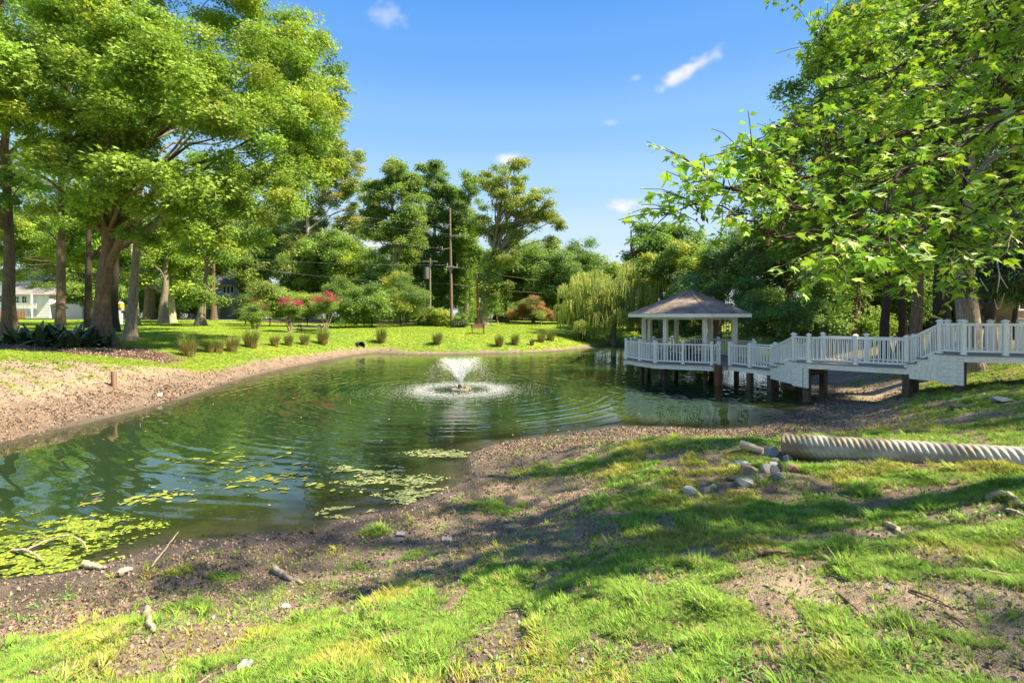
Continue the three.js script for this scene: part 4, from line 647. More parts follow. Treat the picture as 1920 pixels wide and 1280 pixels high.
{
  const p = V(GZ.X - 0.1, DECK, -GZ.D + 0.1), t = thing('picnic_table', 'round black table with attached stools inside the gazebo', 'table', [p.x, p.y, p.z]); origin.set(t, V(0, 0, 0));
  const top = new THREE.CylinderGeometry(0.62, 0.62, 0.05, 32); put(t, 'tabletop', top, M.greyMetal, [0, 0.74, 0]);
  put(t, 'pedestal', new THREE.CylinderGeometry(0.09, 0.14, 0.72, 16), M.blackMetal, [0, 0.36, 0]);
  const seat = new THREE.CylinderGeometry(0.2, 0.19, 0.06, 20), leg = new THREE.CylinderGeometry(0.05, 0.07, 0.42, 10);
  for (let k = 0; k < 4; k++) { const a = k * 1.571 + 0.5, x = Math.cos(a) * 0.95, z = Math.sin(a) * 0.95; const s = put(t, 'stool', seat, M.blackMetal, [x, 0.45, z]); const l = shade(new THREE.Mesh(leg, M.blackMetal)); l.name = 'leg'; l.position.y = -0.24; s.add(l); beamBetween(t, 'arm', M.blackMetal, V(x * 0.12, 0.2, z * 0.12), V(x, 0.28, z), 0.05, 0.05); }
}
[[205, 1.75, 'white slatted bench inside the gazebo on its left'], [285, 1.8, 'white slatted bench against the back railing of the gazebo']].forEach(([deg, rad, label]) => { const p = GZ.at(deg, rad, DECK), q = GZ.at(deg, 0.5, DECK); bench('deck_bench', label, 'bench', p, Math.atan2(q.x - p.x, q.z - p.z), { wood: M.white, metal: M.white, w: 1.3, back: false }); });

// ---------------------------------------------------------------- boardwalk: lower deck, stairs, landing, middle deck, stairs, upper deck
{
  const t = thing('boardwalk', 'white railed boardwalk with two flights of stairs from gazebo to the bank', 'walkway', [11, 0, -18]);
  const L0 = DECK, L1 = 1.385, L2 = 1.885, W = 1.5;
  const nearPts = { a: [9.3, 21.95, L0], b: [10.15, 20.05, L0], c: [10.12, 18.45, L1], e: [10.28, 17.75, L1], f: [12.35, 16.0, L1], g: [12.75, 15.25, L2], h: [12.98, 14.7, L2], i: [14.75, 14.0, L2], j: [17.2, 13.0, L2] };
  const P = Object.fromEntries(Object.entries(nearPts).map(([k, [x, d, y]]) => [k, V(x, y, -d)]));
  const farP = { a: [10.75, 22.6], b: [11.65, 20.7], c: [11.65, 19.1], e: [11.5, 18.85], f: [13.45, 17.1], g: [13.9, 16.3], h: [14.0, 15.95], i: [15.3, 15.42], j: [17.7, 14.45] };
  const Q = Object.fromEntries(Object.entries(farP).map(([k, [x, d]]) => [k, V(x, nearPts[k][2], -d)]));
  const flat = (a, b, c, e) => {                 // deck boards across from the near edge a-b to the far edge c-e, fascia on the near side, joists below
    const n = Math.max(2, Math.round(Math.max(a.distanceTo(b), c.distanceTo(e)) / 0.145));
    for (let i = 0; i < n; i++) { const u = (i + 0.5) / n, p = a.clone().lerp(b, u), q = c.clone().lerp(e, u), o = q.clone().sub(p).normalize().multiplyScalar(0.05); p.sub(o); q.add(o); p.y -= 0.018; q.y -= 0.018; beamBetween(t, 'deck_board', M.deckBoard, p, q, Math.min(0.14, a.distanceTo(b) / n + 0.03), 0.036); }
    for (const [s, e2] of [[a, b], [c, e]]) { const d = (v) => v.clone().setY(v.y - 0.125); beamBetween(t, 'fascia', M.whiteTrim, d(s), d(e2), 0.045, 0.175); }
    for (const u of [0.1, 0.5, 0.9]) { const p = a.clone().lerp(b, u), q = c.clone().lerp(e, u); p.y -= 0.13; q.y -= 0.13; beamBetween(t, 'joist', M.darkWood, p.lerp(q, 0.03), q, 0.06, 0.15); }
  };
  flat(P.a, P.b, Q.a, Q.b); flat(P.c, P.e, Q.c, Q.e); flat(P.e, P.f, Q.e, Q.f); flat(P.g, P.h, Q.g, Q.h); flat(P.h, P.i, Q.h, Q.i); flat(P.i, P.j, Q.i, Q.j);
  const flight = (a, b, c, e) => {               // three risers from the lower edge a-c to the upper edge b-e, boxed in on both sides
    const n = 3, rise = (b.y - a.y) / n;
    for (let k = 0; k < n; k++) { const u0 = k / n, u1 = (k + 1) / n, y = a.y + rise * (k + 1) - 0.02; const p = a.clone().lerp(b, (u0 + u1) / 2).setY(y), q = c.clone().lerp(e, (u0 + u1) / 2).setY(y), o = q.clone().sub(p).normalize().multiplyScalar(0.06); if (k < n - 1) beamBetween(t, 'step', M.deckBoard, p.clone().sub(o), q.clone().add(o), a.distanceTo(b) / n, 0.04); const f = a.clone().lerp(b, u0).setY(y - rise / 2), g = c.clone().lerp(e, u0).setY(y - rise / 2); beamBetween(t, 'riser', M.white, f, g, 0.025, rise - 0.045); }
    for (const [s, q] of [[a, b], [c, e]]) for (let k = 0; k < n; k++) { const p = s.clone().lerp(q, k / n), r = s.clone().lerp(q, (k + 1) / n), top = s.y + rise * (k + 1) - 0.045, bot = s.y - 0.34; p.y = r.y = (top + bot) / 2; beamBetween(t, 'stringer', M.whiteTrim, p, r, 0.05, top - bot); }
  };
  flight(P.b, P.c, Q.b, Q.c); flight(P.f, P.g, Q.f, Q.g);
  // boxed panels under the landings
  for (const [a, b, low] of [[P.c, P.e, 0.5], [P.g, P.h, 0.5]]) { const p = a.clone(), q = b.clone(); p.y = q.y = a.y - 0.2 - (low - 0.2) / 2 - 0.13; for (let k = 0; k < 3; k++) { const h = (low + 0.18) / 3, y = a.y - 0.215 - h * (k + 0.5); beamBetween(t, 'side_board', M.whiteTrim, p.clone().setY(y), q.clone().setY(y), 0.045, h - 0.006); } }
  const posts = [];
  const run = (list) => list.forEach((p, i) => { if (i) railing(t, list[i - 1], p); const key = p.x.toFixed(2) + p.z.toFixed(2); if (!posts.includes(key)) { posts.push(key); railPost(t, p, yaw(p, list[Math.min(i + 1, list.length - 1)] === p ? list[i - 1] : list[i + 1])); } });
  const half = (a, b) => a.clone().lerp(b, 0.5), ins = (p, q) => { const o = q.clone().sub(p).setY(0).normalize().multiplyScalar(0.07); return p.clone().add(o); };
  const A = Object.fromEntries(Object.keys(P).map((k) => [k, ins(P[k], Q[k])])), B = Object.fromEntries(Object.keys(P).map((k) => [k, ins(Q[k], P[k])]));
  run([A.a, half(A.a, A.b), A.b, A.c, A.e, half(A.e, A.f), A.f, A.g, A.h, half(A.h, A.i), A.i, A.j]);
  run([B.a, half(B.a, B.b), B.b, B.c, B.e, half(B.e, B.f), B.f, B.g, B.h, half(B.h, B.i), B.i, B.j]);
  for (const [p, top, r] of [[A.b, L0 - 0.02, 0.1], [B.b, L0 - 0.1, 0.1], [half(A.a, A.b), L0 - 0.2, 0.1], [half(B.a, B.b), L0 - 0.2, 0.1], [A.e, L1 - 0.15, 0.1], [B.e, L1 - 0.2, 0.1], [A.f, L1 - 0.2, 0.1], [B.f, L1 - 0.2, 0.1], [A.h, L2 - 0.2, 0.1], [B.h, L2 - 0.2, 0.1], [A.j, L2 - 0.2, 0.1]]) { const z = p.z + (p === A.b || p === A.e || p === A.h ? -0.12 : 0); pileAt(t, p.x, z, top, r); }
  beamBetween(t, 'cross_beam', M.darkWood, A.e.clone().setY(L1 - 0.36), B.e.clone().setY(L1 - 0.36), 0.08, 0.24);
}

// ---------------------------------------------------------------- houses beyond the road
function windowIn(parent, x, y, z, w, h, turn, name = 'window', bars = true) {       // frame, glass and glazing bars, set on a wall that faces along turn
  const g = sub(parent, name), q = new THREE.Quaternion().setFromAxisAngle(V(0, 1, 0), turn), fx = Math.cos(turn), fz = -Math.sin(turn), ox = Math.sin(turn), oz = Math.cos(turn);
  const at = (u, v, o) => [x + fx * u + ox * o, y + v, z + fz * u + oz * o];
  put(g, 'pane', unitBox, M.glass, at(0, 0, 0.02), q, [w, h, 0.03]);
  for (const s of [-1, 1]) { put(g, 'frame', unitBox, M.white, at(s * (w / 2 + 0.05), 0, 0.04), q, [0.1, h + 0.2, 0.07]); put(g, 'frame', unitBox, M.white, at(0, s * (h / 2 + 0.05), 0.04), q, [w, 0.1, 0.07]); }
  if (bars) { put(g, 'bar', unitBox, M.white, at(0, 0, 0.042), q, [0.05, h, 0.02]); put(g, 'bar', unitBox, M.white, at(0, 0, 0.044), q, [w, 0.06, 0.02]); }
}
function gable(x, y, z, w, depth, rise, over = 0.4) {      // a ridge roof with its ridge along x
  const g = new THREE.BufferGeometry(), W = w / 2 + over, D = depth / 2 + over, p = [[-W, 0, D], [W, 0, D], [W, rise, 0], [-W, rise, 0], [-W, 0, -D], [W, 0, -D]].map((v) => [v[0] + x, v[1] + y, v[2] + z]), f = [[0, 1, 2], [0, 2, 3], [5, 4, 3], [5, 3, 2], [0, 3, 4], [1, 5, 2], [0, 4, 5], [0, 5, 1]];
  g.setAttribute('position', new THREE.Float32BufferAttribute(f.flatMap((t) => t.flatMap((i) => p[i])), 3)); g.setAttribute('uv', new THREE.Float32BufferAttribute(f.flatMap((t) => t.flatMap((i) => [p[i][0] * 0.4, p[i][2] * 0.4])), 2)); g.computeVertexNormals(); return g;
}
const siding = (c) => std(c, 0.75, { bumpMap: texture(64, (u, v) => (v * 8) % 1), bumpScale: 0.02 }), roofGrey = std([0.27, 0.265, 0.265], 0.9, { map: roughTone }), roofDark = std([0.075, 0.08, 0.09], 0.9, { map: roughTone });
{
  const d = 92, k = d / F, y0 = landAt(PX(60, d), d), t = thing('white_house', 'white two storey house with grey roofs behind the left trunks', 'house', [PX(40, d), y0, -d]), wall = siding([0.78, 0.79, 0.8]);
  const X = (px) => PX(px, d), Y = (py) => PY(py, d);
  part(t, 'wall', boxAt(X(-20), (y0 + Y(535)) / 2, -d - 5, 30 * k * 2, Y(535) - y0, 8), wall);
  part(t, 'upper_wall', boxAt(X(-5), (Y(535) + Y(524)) / 2 - 0.2, -d - 5.5, 130 * k, Y(524) - Y(535) + 0.6, 6.6), wall);
  part(t, 'roof', gable(X(-5), Y(524), -d - 5.5, 140 * k, 7, 2.2), roofGrey);
  part(t, 'wing_wall', boxAt(X(65), (y0 + Y(553)) / 2, -d - 1.5, 82 * k, Y(553) - y0, 6), wall);
  part(t, 'porch_roof', gable(X(65), Y(553), -d - 1.5, 86 * k, 6.6, 2.1), roofGrey);
  for (const px of [35, 46, 60]) windowIn(t, X(px), Y(562), -d + 1.5, 0.75, 1.1, 0);
  for (const px of [2, -12]) windowIn(t, X(px), Y(560), -d - 1, 0.8, 1.1, 0);
  put(t, 'porch_column', unitBox, M.white, [X(80), (y0 + Y(553)) / 2, -d + 2.2], null, [0.22, Y(553) - y0, 0.22]);
  const rail = sub(t, 'porch_railing'); put(rail, 'top_rail', unitBox, M.white, [X(62), Y(570), -d + 2.6], null, [62 * k, 0.1, 0.1]); for (let i = 0; i < 26; i++) put(rail, 'baluster', unitBox, M.white, [X(32 + i * 2.4), Y(574.5), -d + 2.6], null, [0.07, 0.8, 0.07]);
  const gx = X(142), w2 = siding([0.82, 0.76, 0.62]);
  const t2 = thing('garage', 'cream coloured garage right of the white house', 'garage', [gx, y0, -d]);
  part(t2, 'wall', boxAt(gx, (y0 + Y(557)) / 2, -d - 2, 40 * k, Y(557) - y0, 6), w2); part(t2, 'roof', gable(gx, Y(557), -d - 2, 42 * k, 6.6, 1.2), roofGrey); windowIn(t2, X(136), Y(565), -d + 1, 0.9, 0.7, 0);
  const t3 = thing('board_fence', 'short orange brown board fence in front of the white house porch', 'fence', [X(60), y0, -d + 4]);
  for (let i = 0; i < 30; i++) { const c = M['fence' + i % 3] ??= std([[0.42, 0.2, 0.085], [0.33, 0.15, 0.07], [0.5, 0.26, 0.11]][i % 3], 0.85), x = X(33 + i * 1.84); put(t3, 'board', unitBox, c, [x, landAt(x, d - 4) + 0.58, -d + 4], null, [0.155, 1.16, 0.03]); }
}
{
  const d = 88, k = d / F, X = (px) => PX(px, d), Y = (py) => PY(py, d), y0 = landAt(X(410), d), t = thing('grey_house', 'grey two storey house with dark roof and white trimmed windows behind trees', 'house', [X(410), y0, -d]), wall = siding([0.42, 0.44, 0.46]);
  part(t, 'wall', boxAt(X(412), (y0 + Y(533)) / 2, -d - 4, 112 * k, Y(533) - y0, 8), wall); part(t, 'roof', gable(X(412), Y(533), -d - 4, 116 * k, 8.6, 2.3), roofDark);
  for (const px of [421, 428, 435, 450, 385]) windowIn(t, X(px), Y(543), -d, 0.42, 1.1, 0, 'window', false);
  put(t, 'eave_trim', unitBox, M.white, [X(412), Y(534), -d + 0.05], null, [112 * k, 0.22, 0.12]);
  put(t, 'door', unitBox, std([0.05, 0.03, 0.03], 0.6), [X(398), y0 + 1.1, -d + 0.03], null, [1, 2.1, 0.1]); for (const px of [391, 412, 422]) put(t, 'porch_post', unitBox, M.white, [X(px), y0 + 1.5, -d + 2], null, [0.2, 3, 0.2]); put(t, 'porch_roof', unitBox, roofDark, [X(406), y0 + 3.08, -d + 1.1], null, [44 * k, 0.16, 2.4]);
}
{
  const d = 30, x = PX(1925, d), y0 = landAt(x, d), t = thing('tan_building', 'corner of a tan building at the right edge beyond the upper walkway', 'building', [x, y0, -d]);
  part(t, 'wall', boxAt(x + 1.4, y0 + 1.4, -d - 3, 4, 2.9, 6), std([0.5, 0.38, 0.24], 0.85, { map: roughTone })); part(t, 'roof', gable(x + 1.4, y0 + 2.85, -d - 3, 4, 6, 1.4), roofDark); windowIn(t, PX(1916, d) + 0.15, y0 + 1.5, -d, 0.6, 1.2, 0, 'window', false);
}
{ // the dark board fence beyond the gazebo
  const t = thing('wooden_fence', 'dark brown board fence in shade beyond the gazebo', 'fence', [16, 0, -56]), R = rng(7001);
  for (let i = 0; i < 90; i++) { const u = i / 89, x = lerp(13.5, 28, u), d = lerp(60, 42, u), y = landAt(x, d); put(t, 'board', unitBox, M['fb' + i % 3] ??= std([[0.12, 0.07, 0.045], [0.095, 0.055, 0.04], [0.15, 0.09, 0.055]][i % 3], 0.9), [x, y + 0.85, -d], new THREE.Quaternion().setFromAxisAngle(V(0, 1, 0), 0.893), [0.235, 1.75 + 0.04 * R(), 0.03]); }
}

// ---------------------------------------------------------------- poles and wires
const cyl = (r0, r1, h, n = 12) => new THREE.CylinderGeometry(r1, r0, h, n);
const PL = (() => { const g = ground(845, 613); return { ...g, top: PY(390, g.d) }; })();
{
  const D = PL.d, k = D / F, t = thing('utility_pole', 'tall brown wooden utility pole with crossarms on the far lawn', 'utility pole', [PL.x, PL.y, -D]);
  const a = V(PX(847, D), PL.y - 0.4, -D), b = V(PX(843.5, D), PL.top, -D), m = bend(a, b, 0, 8);
  part(t, 'pole', limb(m, m.map((_, i) => 0.175 - 0.075 * i / 8), 12), std([0.27, 0.2, 0.15], 0.9, { map: barkTone }));
  const arm = (x0, y0, x1, y1, w = 0.09) => beamBetween(t, 'crossarm', M.greyWood, V(PX(x0, D), PY(y0, D), -D + 0.12), V(PX(x1, D), PY(y1, D), -D + 0.12), w, w);
  arm(837, 499, 859, 502, 0.13); arm(829, 426, 844, 421); arm(845, 442.5, 862, 443); arm(829, 468, 844, 465);
  for (const [px, py] of [[829, 426], [862, 443], [829, 468], [839, 499], [857, 501]]) put(t, 'insulator', cyl(0.05, 0.05, 0.3, 10), M.greyMetal, [PX(px, D), PY(py, D) + 0.2, -D + 0.12]);
  for (let i = 0; i < 2; i++) beamBetween(t, 'brace', M.galvanised, V(PX(845, D), PY(507, D), -D + 0.2), V(PX(838 + i * 18, D), PY(500.5, D), -D + 0.2), 0.05, 0.03);
}
{
  const D = 66, X = PX(806, D), y0 = landAt(X, D), t = thing('transformer_pole', 'grey pole carrying a transformer drum in front of the ivy clad trees', 'utility pole', [X, y0, -D]), top = PY(484, D);
  put(t, 'pole', cyl(0.17, 0.13, top - y0), std([0.26, 0.245, 0.22], 0.9, { map: barkTone }), [X, (top + y0) / 2, -D]);
  put(t, 'transformer', cyl(0.36, 0.36, 1.5, 20), std([0.09, 0.105, 0.115], 0.6), [X - 0.45, PY(512, D), -D + 0.3]); beamBetween(t, 'crossarm', M.greyWood, V(X - 1, PY(490, D), -D + 0.2), V(X + 1, PY(490, D), -D + 0.2), 0.11, 0.11);
}
{
  const D = 58, a = V(PX(897, D), landAt(PX(897, D), D) - 0.3, -D), b = V(PX(894, D), PY(516, D), -D), t = thing('cedar_pole', 'slim orange brown pole just left of the leaning tree', 'pole', [a.x, a.y, a.z]), m = bend(a, b, 0, 6);
  part(t, 'pole', limb(m, m.map((_, i) => 0.17 - 0.05 * i / 6), 10), std([0.36, 0.16, 0.075], 0.85, { map: barkTone })); put(t, 'metal_cap', cyl(0.13, 0.13, 0.12), M.galvanised, [b.x, b.y, b.z]);
}
[[918, 921, 579, 611, 'left one of the two thin leaning stakes right of the plank bench'], [930, 936, 588, 612, 'right one of the two thin leaning stakes right of the plank bench']].forEach(([x0, x1, y0, y1, label]) => { const g = ground(x1, y1), D = g.d, t = thing('leaning_stake', label, 'stake', [g.x, g.y, -D]); const m = [V(g.x, g.y - 0.2, -D), V(PX(x0, D), PY(y0, D), -D - 0.2)]; part(t, 'stake', limb(m, [0.035, 0.03], 6), std([0.5, 0.33, 0.12], 0.8)); });
{
  const wire = (label, pts) => { const m = []; for (let i = 0; i + 1 < pts.length; i++) { const seg = bend(pts[i], pts[i + 1], -0.015 * pts[i].distanceTo(pts[i + 1]), 12); m.push(...(i ? seg.slice(1) : seg)); } const p = m[0], t = thing('power_line', label, 'cable', [p.x, p.y, p.z]); part(t, 'wire', limb(m, m.map(() => 0.0065), 5), M.wire ??= std([0.4, 0.42, 0.44], 0.5)); };
  const D = PL.d, e = (px, py) => V(PX(px, D), PY(py, D), -D + 0.12), far = (px, py, d = 62) => V(PX(px, d), PY(py, d), -d);
  wire('thin cable descending from the upper left to the top of the utility pole', [far(420, 268), e(843.5, 391), far(1075, 480, 80)]);
  wire('cable meeting the left arm of the utility pole', [far(420, 358), e(829, 424)]); wire('cable meeting the short right arm of the utility pole', [far(420, 372), e(862, 441), far(1060, 500, 80)]); wire('cable meeting the lower left arm of the utility pole', [far(420, 402), e(829, 466)]);
  wire('low cable crossing in front of the trees at the level of the crossarm', [far(235, 462), e(839, 497), far(1100, 530, 80)]); wire('lowest cable sagging above the dark shrubs', [far(460, 500), e(845, 532), far(1110, 548, 80)]);
}
{ // the newspaper box on its post
  const g = ground(225, 598), D = 52, X = PX(225, D), y0 = landAt(X, D), t = thing('paper_box', 'yellow newspaper box on a white post between the left trunks', 'mailbox', [X, y0, -D]), k = D / F;
  put(t, 'post', unitBox, M.white, [X, y0 + 0.55, -D], null, [0.3, 1.1, 0.3]); put(t, 'base_box', unitBox, M.greyMetal, [X, PY(579, D), -D], null, [0.5, 0.34, 0.4]);
  const shell = new RoundedBoxGeometry(0.52, 0.52, 0.5, 3, 0.06); put(t, 'box', shell, std([0.8, 0.42, 0.03], 0.5), [X - 0.03, PY(572.5, D), -D]); put(t, 'cap', new THREE.SphereGeometry(0.22, 16, 10, 0, 6.3, 0, 1.6), M.white, [X + 0.04, PY(568.5, D), -D], null, [1, 0.7, 1]); put(t, 'flap', unitBox, std([0.55, 0.27, 0.02], 0.5), [X - 0.03, PY(573, D), -D + 0.255], null, [0.36, 0.3, 0.02]);
}
// ---------------------------------------------------------------- seats on the far lawn
{ const g = ground(896, 626); const b = bench('plank_bench', 'brown wooden bench at the foot of the leaning tree', 'bench', g, 0.12, { wood: M.brownWood, metal: M.blackMetal, w: 1.25 }); }
{ // picnic table, grey top, white framed bench end
  const g = ground(578, 624), D = g.d, k = D / F, t = thing('picnic_table', 'long grey picnic table between the pink crepe myrtles', 'table', [g.x, g.y, -D]); t.rotation.y = 0.06; origin.set(t, V(0, 0, 0));
  for (let i = 0; i < 4; i++) put(t, 'top_plank', unitBox, M.greyWood, [0.12, 0.74, -0.27 + i * 0.18], null, [1.95, 0.05, 0.165]);
  for (const s of [-1, 1]) { for (let i = 0; i < 2; i++) put(t, 'seat_plank', unitBox, M.greyWood, [0.1, 0.44, s * (0.66 + i * 0.15)], null, [2, 0.045, 0.14]); for (const e of [-0.75, 0.95]) { put(t, 'leg', unitBox, M.darkWood, [e, 0.36, s * 0.38], new THREE.Quaternion().setFromEuler(new THREE.Euler(s * -0.5, 0, 0)), [0.09, 0.86, 0.05]); } }
  for (const e of [-0.75, 0.95]) put(t, 'crossbar', unitBox, M.darkWood, [e + 0.055, 0.4, 0], null, [0.05, 0.1, 1.5]);
}

// ---------------------------------------------------------------- by the water
{
  const g = ground(213, 726), t = thing('wooden_stake', 'short square wooden stake standing on the bare left bank', 'stake', [g.x, g.y, g.z]), h = 30 * g.d / F;
  const geo = new THREE.CylinderGeometry(0.085, 0.085, h + 0.3, 4, 1); geo.rotateY(0.9); geo.rotateZ(0.03); geo.translate(g.x, g.y + h / 2 - 0.15, g.z); part(t, 'stake', geo, std([0.31, 0.19, 0.12], 0.9, { map: woodTone }));
}
{ // the outfall on the far shore: a black corrugated pipe end
  const g = ground(676, 653), t = thing('drain_pipe', 'black drain pipe end poking out of the far bank', 'pipe', [g.x, g.y, g.z]), prof = []; for (let i = 0; i <= 36; i++) prof.push(new THREE.Vector2(0.31 + 0.025 * Math.cos(i * 1.57), i * 0.04)); for (let i = 36; i >= 0; i--) prof.push(new THREE.Vector2(0.27, i * 0.04)); prof.push(prof[0].clone());
  const geo = new THREE.LatheGeometry(prof, 24); geo.rotateX(-Math.PI / 2 - 0.12); geo.rotateY(0.75); geo.translate(g.x, g.y + 0.22, g.z - 0.2); part(t, 'pipe', geo, std([0.025, 0.026, 0.027], 0.6, { side: THREE.DoubleSide }));
}
{ // the spiral corrugated culvert on the near bank
  const a = V(PX(1473, 7.85), 0, -7.85), b = V(PX(1990, 5.75), 0, -5.75); a.y = PY(835, 7.85); b.y = PY(841, 5.75) - 0.19;
  const rad = 0.178, amp = 0.0095, L = a.distanceTo(b), n = Math.round(L / 0.0125), S = 72, pos = [], uv = [], col = [], idx = [], q = facing(a, b), ux = V(1, 0, 0).applyQuaternion(q), uy = V(0, 1, 0).applyQuaternion(q), t = thing('culvert_pipe', 'long grey spiral corrugated culvert pipe lying in the grass', 'pipe', [a.x, a.y, a.z]);
  const wall = (inner) => { const base = pos.length / 3; for (let i = 0; i <= n; i++) for (let k = 0; k <= S; k++) { const u = i / n, th = k / S * 2 * Math.PI, ph = (u * L / 0.074 - (k / S) * 8) * 2 * Math.PI, end = sstep(0, 0.05, u * L), lip = u * L < 0.03 ? 0.012 : 0, w = Math.sin(ph), r = rad + amp * (w > 0 ? Math.pow(w, 0.7) : -Math.pow(-w, 1.2)) * end + lip - (inner ? 0.02 : 0), c = a.clone().lerp(b, u); pos.push(c.x + (ux.x * Math.cos(th) + uy.x * Math.sin(th)) * r, c.y + (ux.y * Math.cos(th) + uy.y * Math.sin(th)) * r, c.z + (ux.z * Math.cos(th) + uy.z * Math.sin(th)) * r); uv.push(u * L, th * rad); { const age = sstep(0.55, 0.05, u * L) * 0.75 + 0.6 * sstep(0.45, 0.7, fbm3(c.x * 3, Math.sin(th) * 1.5, c.z * 3)) + 0.5 * sstep(-0.2, -0.8, Math.sin(th)), k2 = 0.85 + 0.3 * noise3(c.x * 8, th, c.z * 8); col.push(lerp(1, 0.55, clamp(age)) * k2, lerp(1, 0.44, clamp(age)) * k2, lerp(1, 0.28, clamp(age)) * k2); } if (i < n && k < S) { const p = base + i * (S + 1) + k, e = p + S + 1; inner ? idx.push(p, p + 1, e, p + 1, e + 1, e) : idx.push(p, e, p + 1, p + 1, e, e + 1); } } return base; };
  const o = wall(false), i2 = wall(true); for (let k = 0; k < S; k++) idx.push(o + k, o + k + 1, i2 + k, o + k + 1, i2 + k + 1, i2 + k);
  const g = new THREE.BufferGeometry(); g.setAttribute('position', new THREE.Float32BufferAttribute(pos, 3)); g.setAttribute('uv', new THREE.Float32BufferAttribute(uv, 2)); g.setAttribute('color', new THREE.Float32BufferAttribute(col, 3)); g.setIndex(idx); g.computeVertexNormals();
  part(t, 'pipe', g, std([0.47, 0.44, 0.365], 0.75, { vertexColors: true, map: roughTone, bumpMap: soilGrain, bumpScale: 0.004 }));
}
const rockGeo = (seed, sx, sy, sz) => { const R = rng(seed), pts = []; for (let i = 0; i < 22; i++) { const u = R() * 2 - 1, a = R() * 6.283, q = Math.sqrt(1 - u * u); pts.push(V(Math.cos(a) * q * sx * (0.82 + 0.3 * R()), clamp(u * (0.9 + 0.3 * R()), -0.8, 0.75) * sy, Math.sin(a) * q * sz * (0.82 + 0.3 * R()))); } const g = new ConvexGeometry(pts); const p = g.attributes.position, uv = []; for (let i = 0; i < p.count; i++) uv.push(p.getX(i) * 3 + p.getY(i), p.getZ(i) * 3 + p.getY(i)); g.setAttribute('uv', new THREE.Float32BufferAttribute(uv, 2)); return toCreasedNormals(g, 0.5); };
const stone = { grey: std([0.36, 0.365, 0.36], 0.9, { map: roughTone, bumpMap: soilGrain, bumpScale: 0.008 }), tan: std([0.38, 0.31, 0.23], 0.9, { map: roughTone, bumpMap: soilGrain, bumpScale: 0.008 }), pale: std([0.54, 0.515, 0.46], 0.85, { map: roughTone }), dark: std([0.1, 0.088, 0.075], 0.9, { map: roughTone }), rust: std([0.24, 0.15, 0.1], 0.9, { map: roughTone }) };
[[1447, 854, 14, 11, 'grey', 'wedge shaped grey rock nearest the culvert mouth'], [1455, 866, 9, 5, 'grey', 'small flat grey rock below the wedge shaped one'], [1480, 866, 11, 9, 'grey', 'smooth grey rock under the culvert mouth'], [1450, 875, 11, 6, 'grey', 'flat grey rock in the middle of the pile'], [1438, 884, 11, 10, 'pale', 'pale rounded rock in the middle of the pile'], [1453, 886, 10, 9, 'grey', 'grey rock leaning on the pale rounded one'], [1463, 884, 8, 10, 'dark', 'dark brown rock at the heart of the pile'], [1404, 888, 17, 10, 'tan', 'blocky tan rock with a shaded underside'], [1386, 874, 20, 7, 'grey', 'low grey green slab left of the blocky tan rock'], [1398, 911, 20, 11, 'grey', 'broad grey rock at the front of the pile'], [1418, 902, 12, 8, 'grey', 'leaning grey rock behind the broad front one'], [1487, 883, 14, 8, 'rust', 'brownish rock at the right end of the pile'], [1369, 901, 10, 4, 'dark', 'thin dark slab at the left of the pile'], [1461, 896, 18, 6, 'grey', 'flat grey slab sunk in the grass edge'], [1293, 923, 15, 8, 'pale', 'pale rock alone at the left of the grass edge'], [1323, 924, 10, 8, 'grey', 'small grey rock beside the lone pale rock'], [1337, 916, 8, 5, 'pale', 'smallest pale rock beside the small grey rock'],
  [599 / 2 + 0, 744, 7, 5, 'pale', 'white stone at the water edge below the wooden stake'], [1880, 752, 20, 5, 'grey', 'half buried grey rock in the grass under the upper walkway'], [1806, 768, 24, 6, 'dark', 'dark half buried rock left of the grey one under the walkway'], [1668, 1106, 6, 4, 'pale', 'small white pebble on the bare sandy patch']]
  .forEach(([px, py, rx, ry, kind, label], i) => { const g = ground(px, py), k = g.d / F, t = thing('rock', label, 'rock', [g.x, g.y, g.z], undefined), geo = rockGeo(800 + i, rx * k * 1.05, ry * k * 1.25, rx * k * 0.85); geo.rotateY(i * 1.3 % 1 - 0.5); geo.translate(g.x, g.y + ry * k * 0.6, g.z); part(t, 'stone', geo, stone[kind]); });
{ // cut length of pale pipe by the rocks
  const g = ground(1407, 848), k = g.d / F, a = V(g.x - 13 * k, g.y + 0.11, g.z - 0.1), b = V(g.x + 17 * k, g.y + 0.05, g.z + 0.12), t = thing('broken_pipe', 'short broken length of pale tan pipe left of the culvert', 'pipe', [g.x, g.y, g.z]), m = bend(a, b, 0, 4), geo = limb(m, [0.07, 0.072, 0.07, 0.062, 0.05], 14, 0.08, 4);
  const c1 = new THREE.CircleGeometry(0.07, 14), c2 = new THREE.CircleGeometry(0.05, 14); c1.rotateY(Math.PI); c1.applyQuaternion(facing(a, b)); c2.applyQuaternion(facing(a, b)); c1.translate(a.x, a.y, a.z); c2.translate(b.x, b.y, b.z); part(t, 'pipe', mergeGeometries([geo, c1, c2]), std([0.62, 0.5, 0.32], 0.7, { map: roughTone }));
}
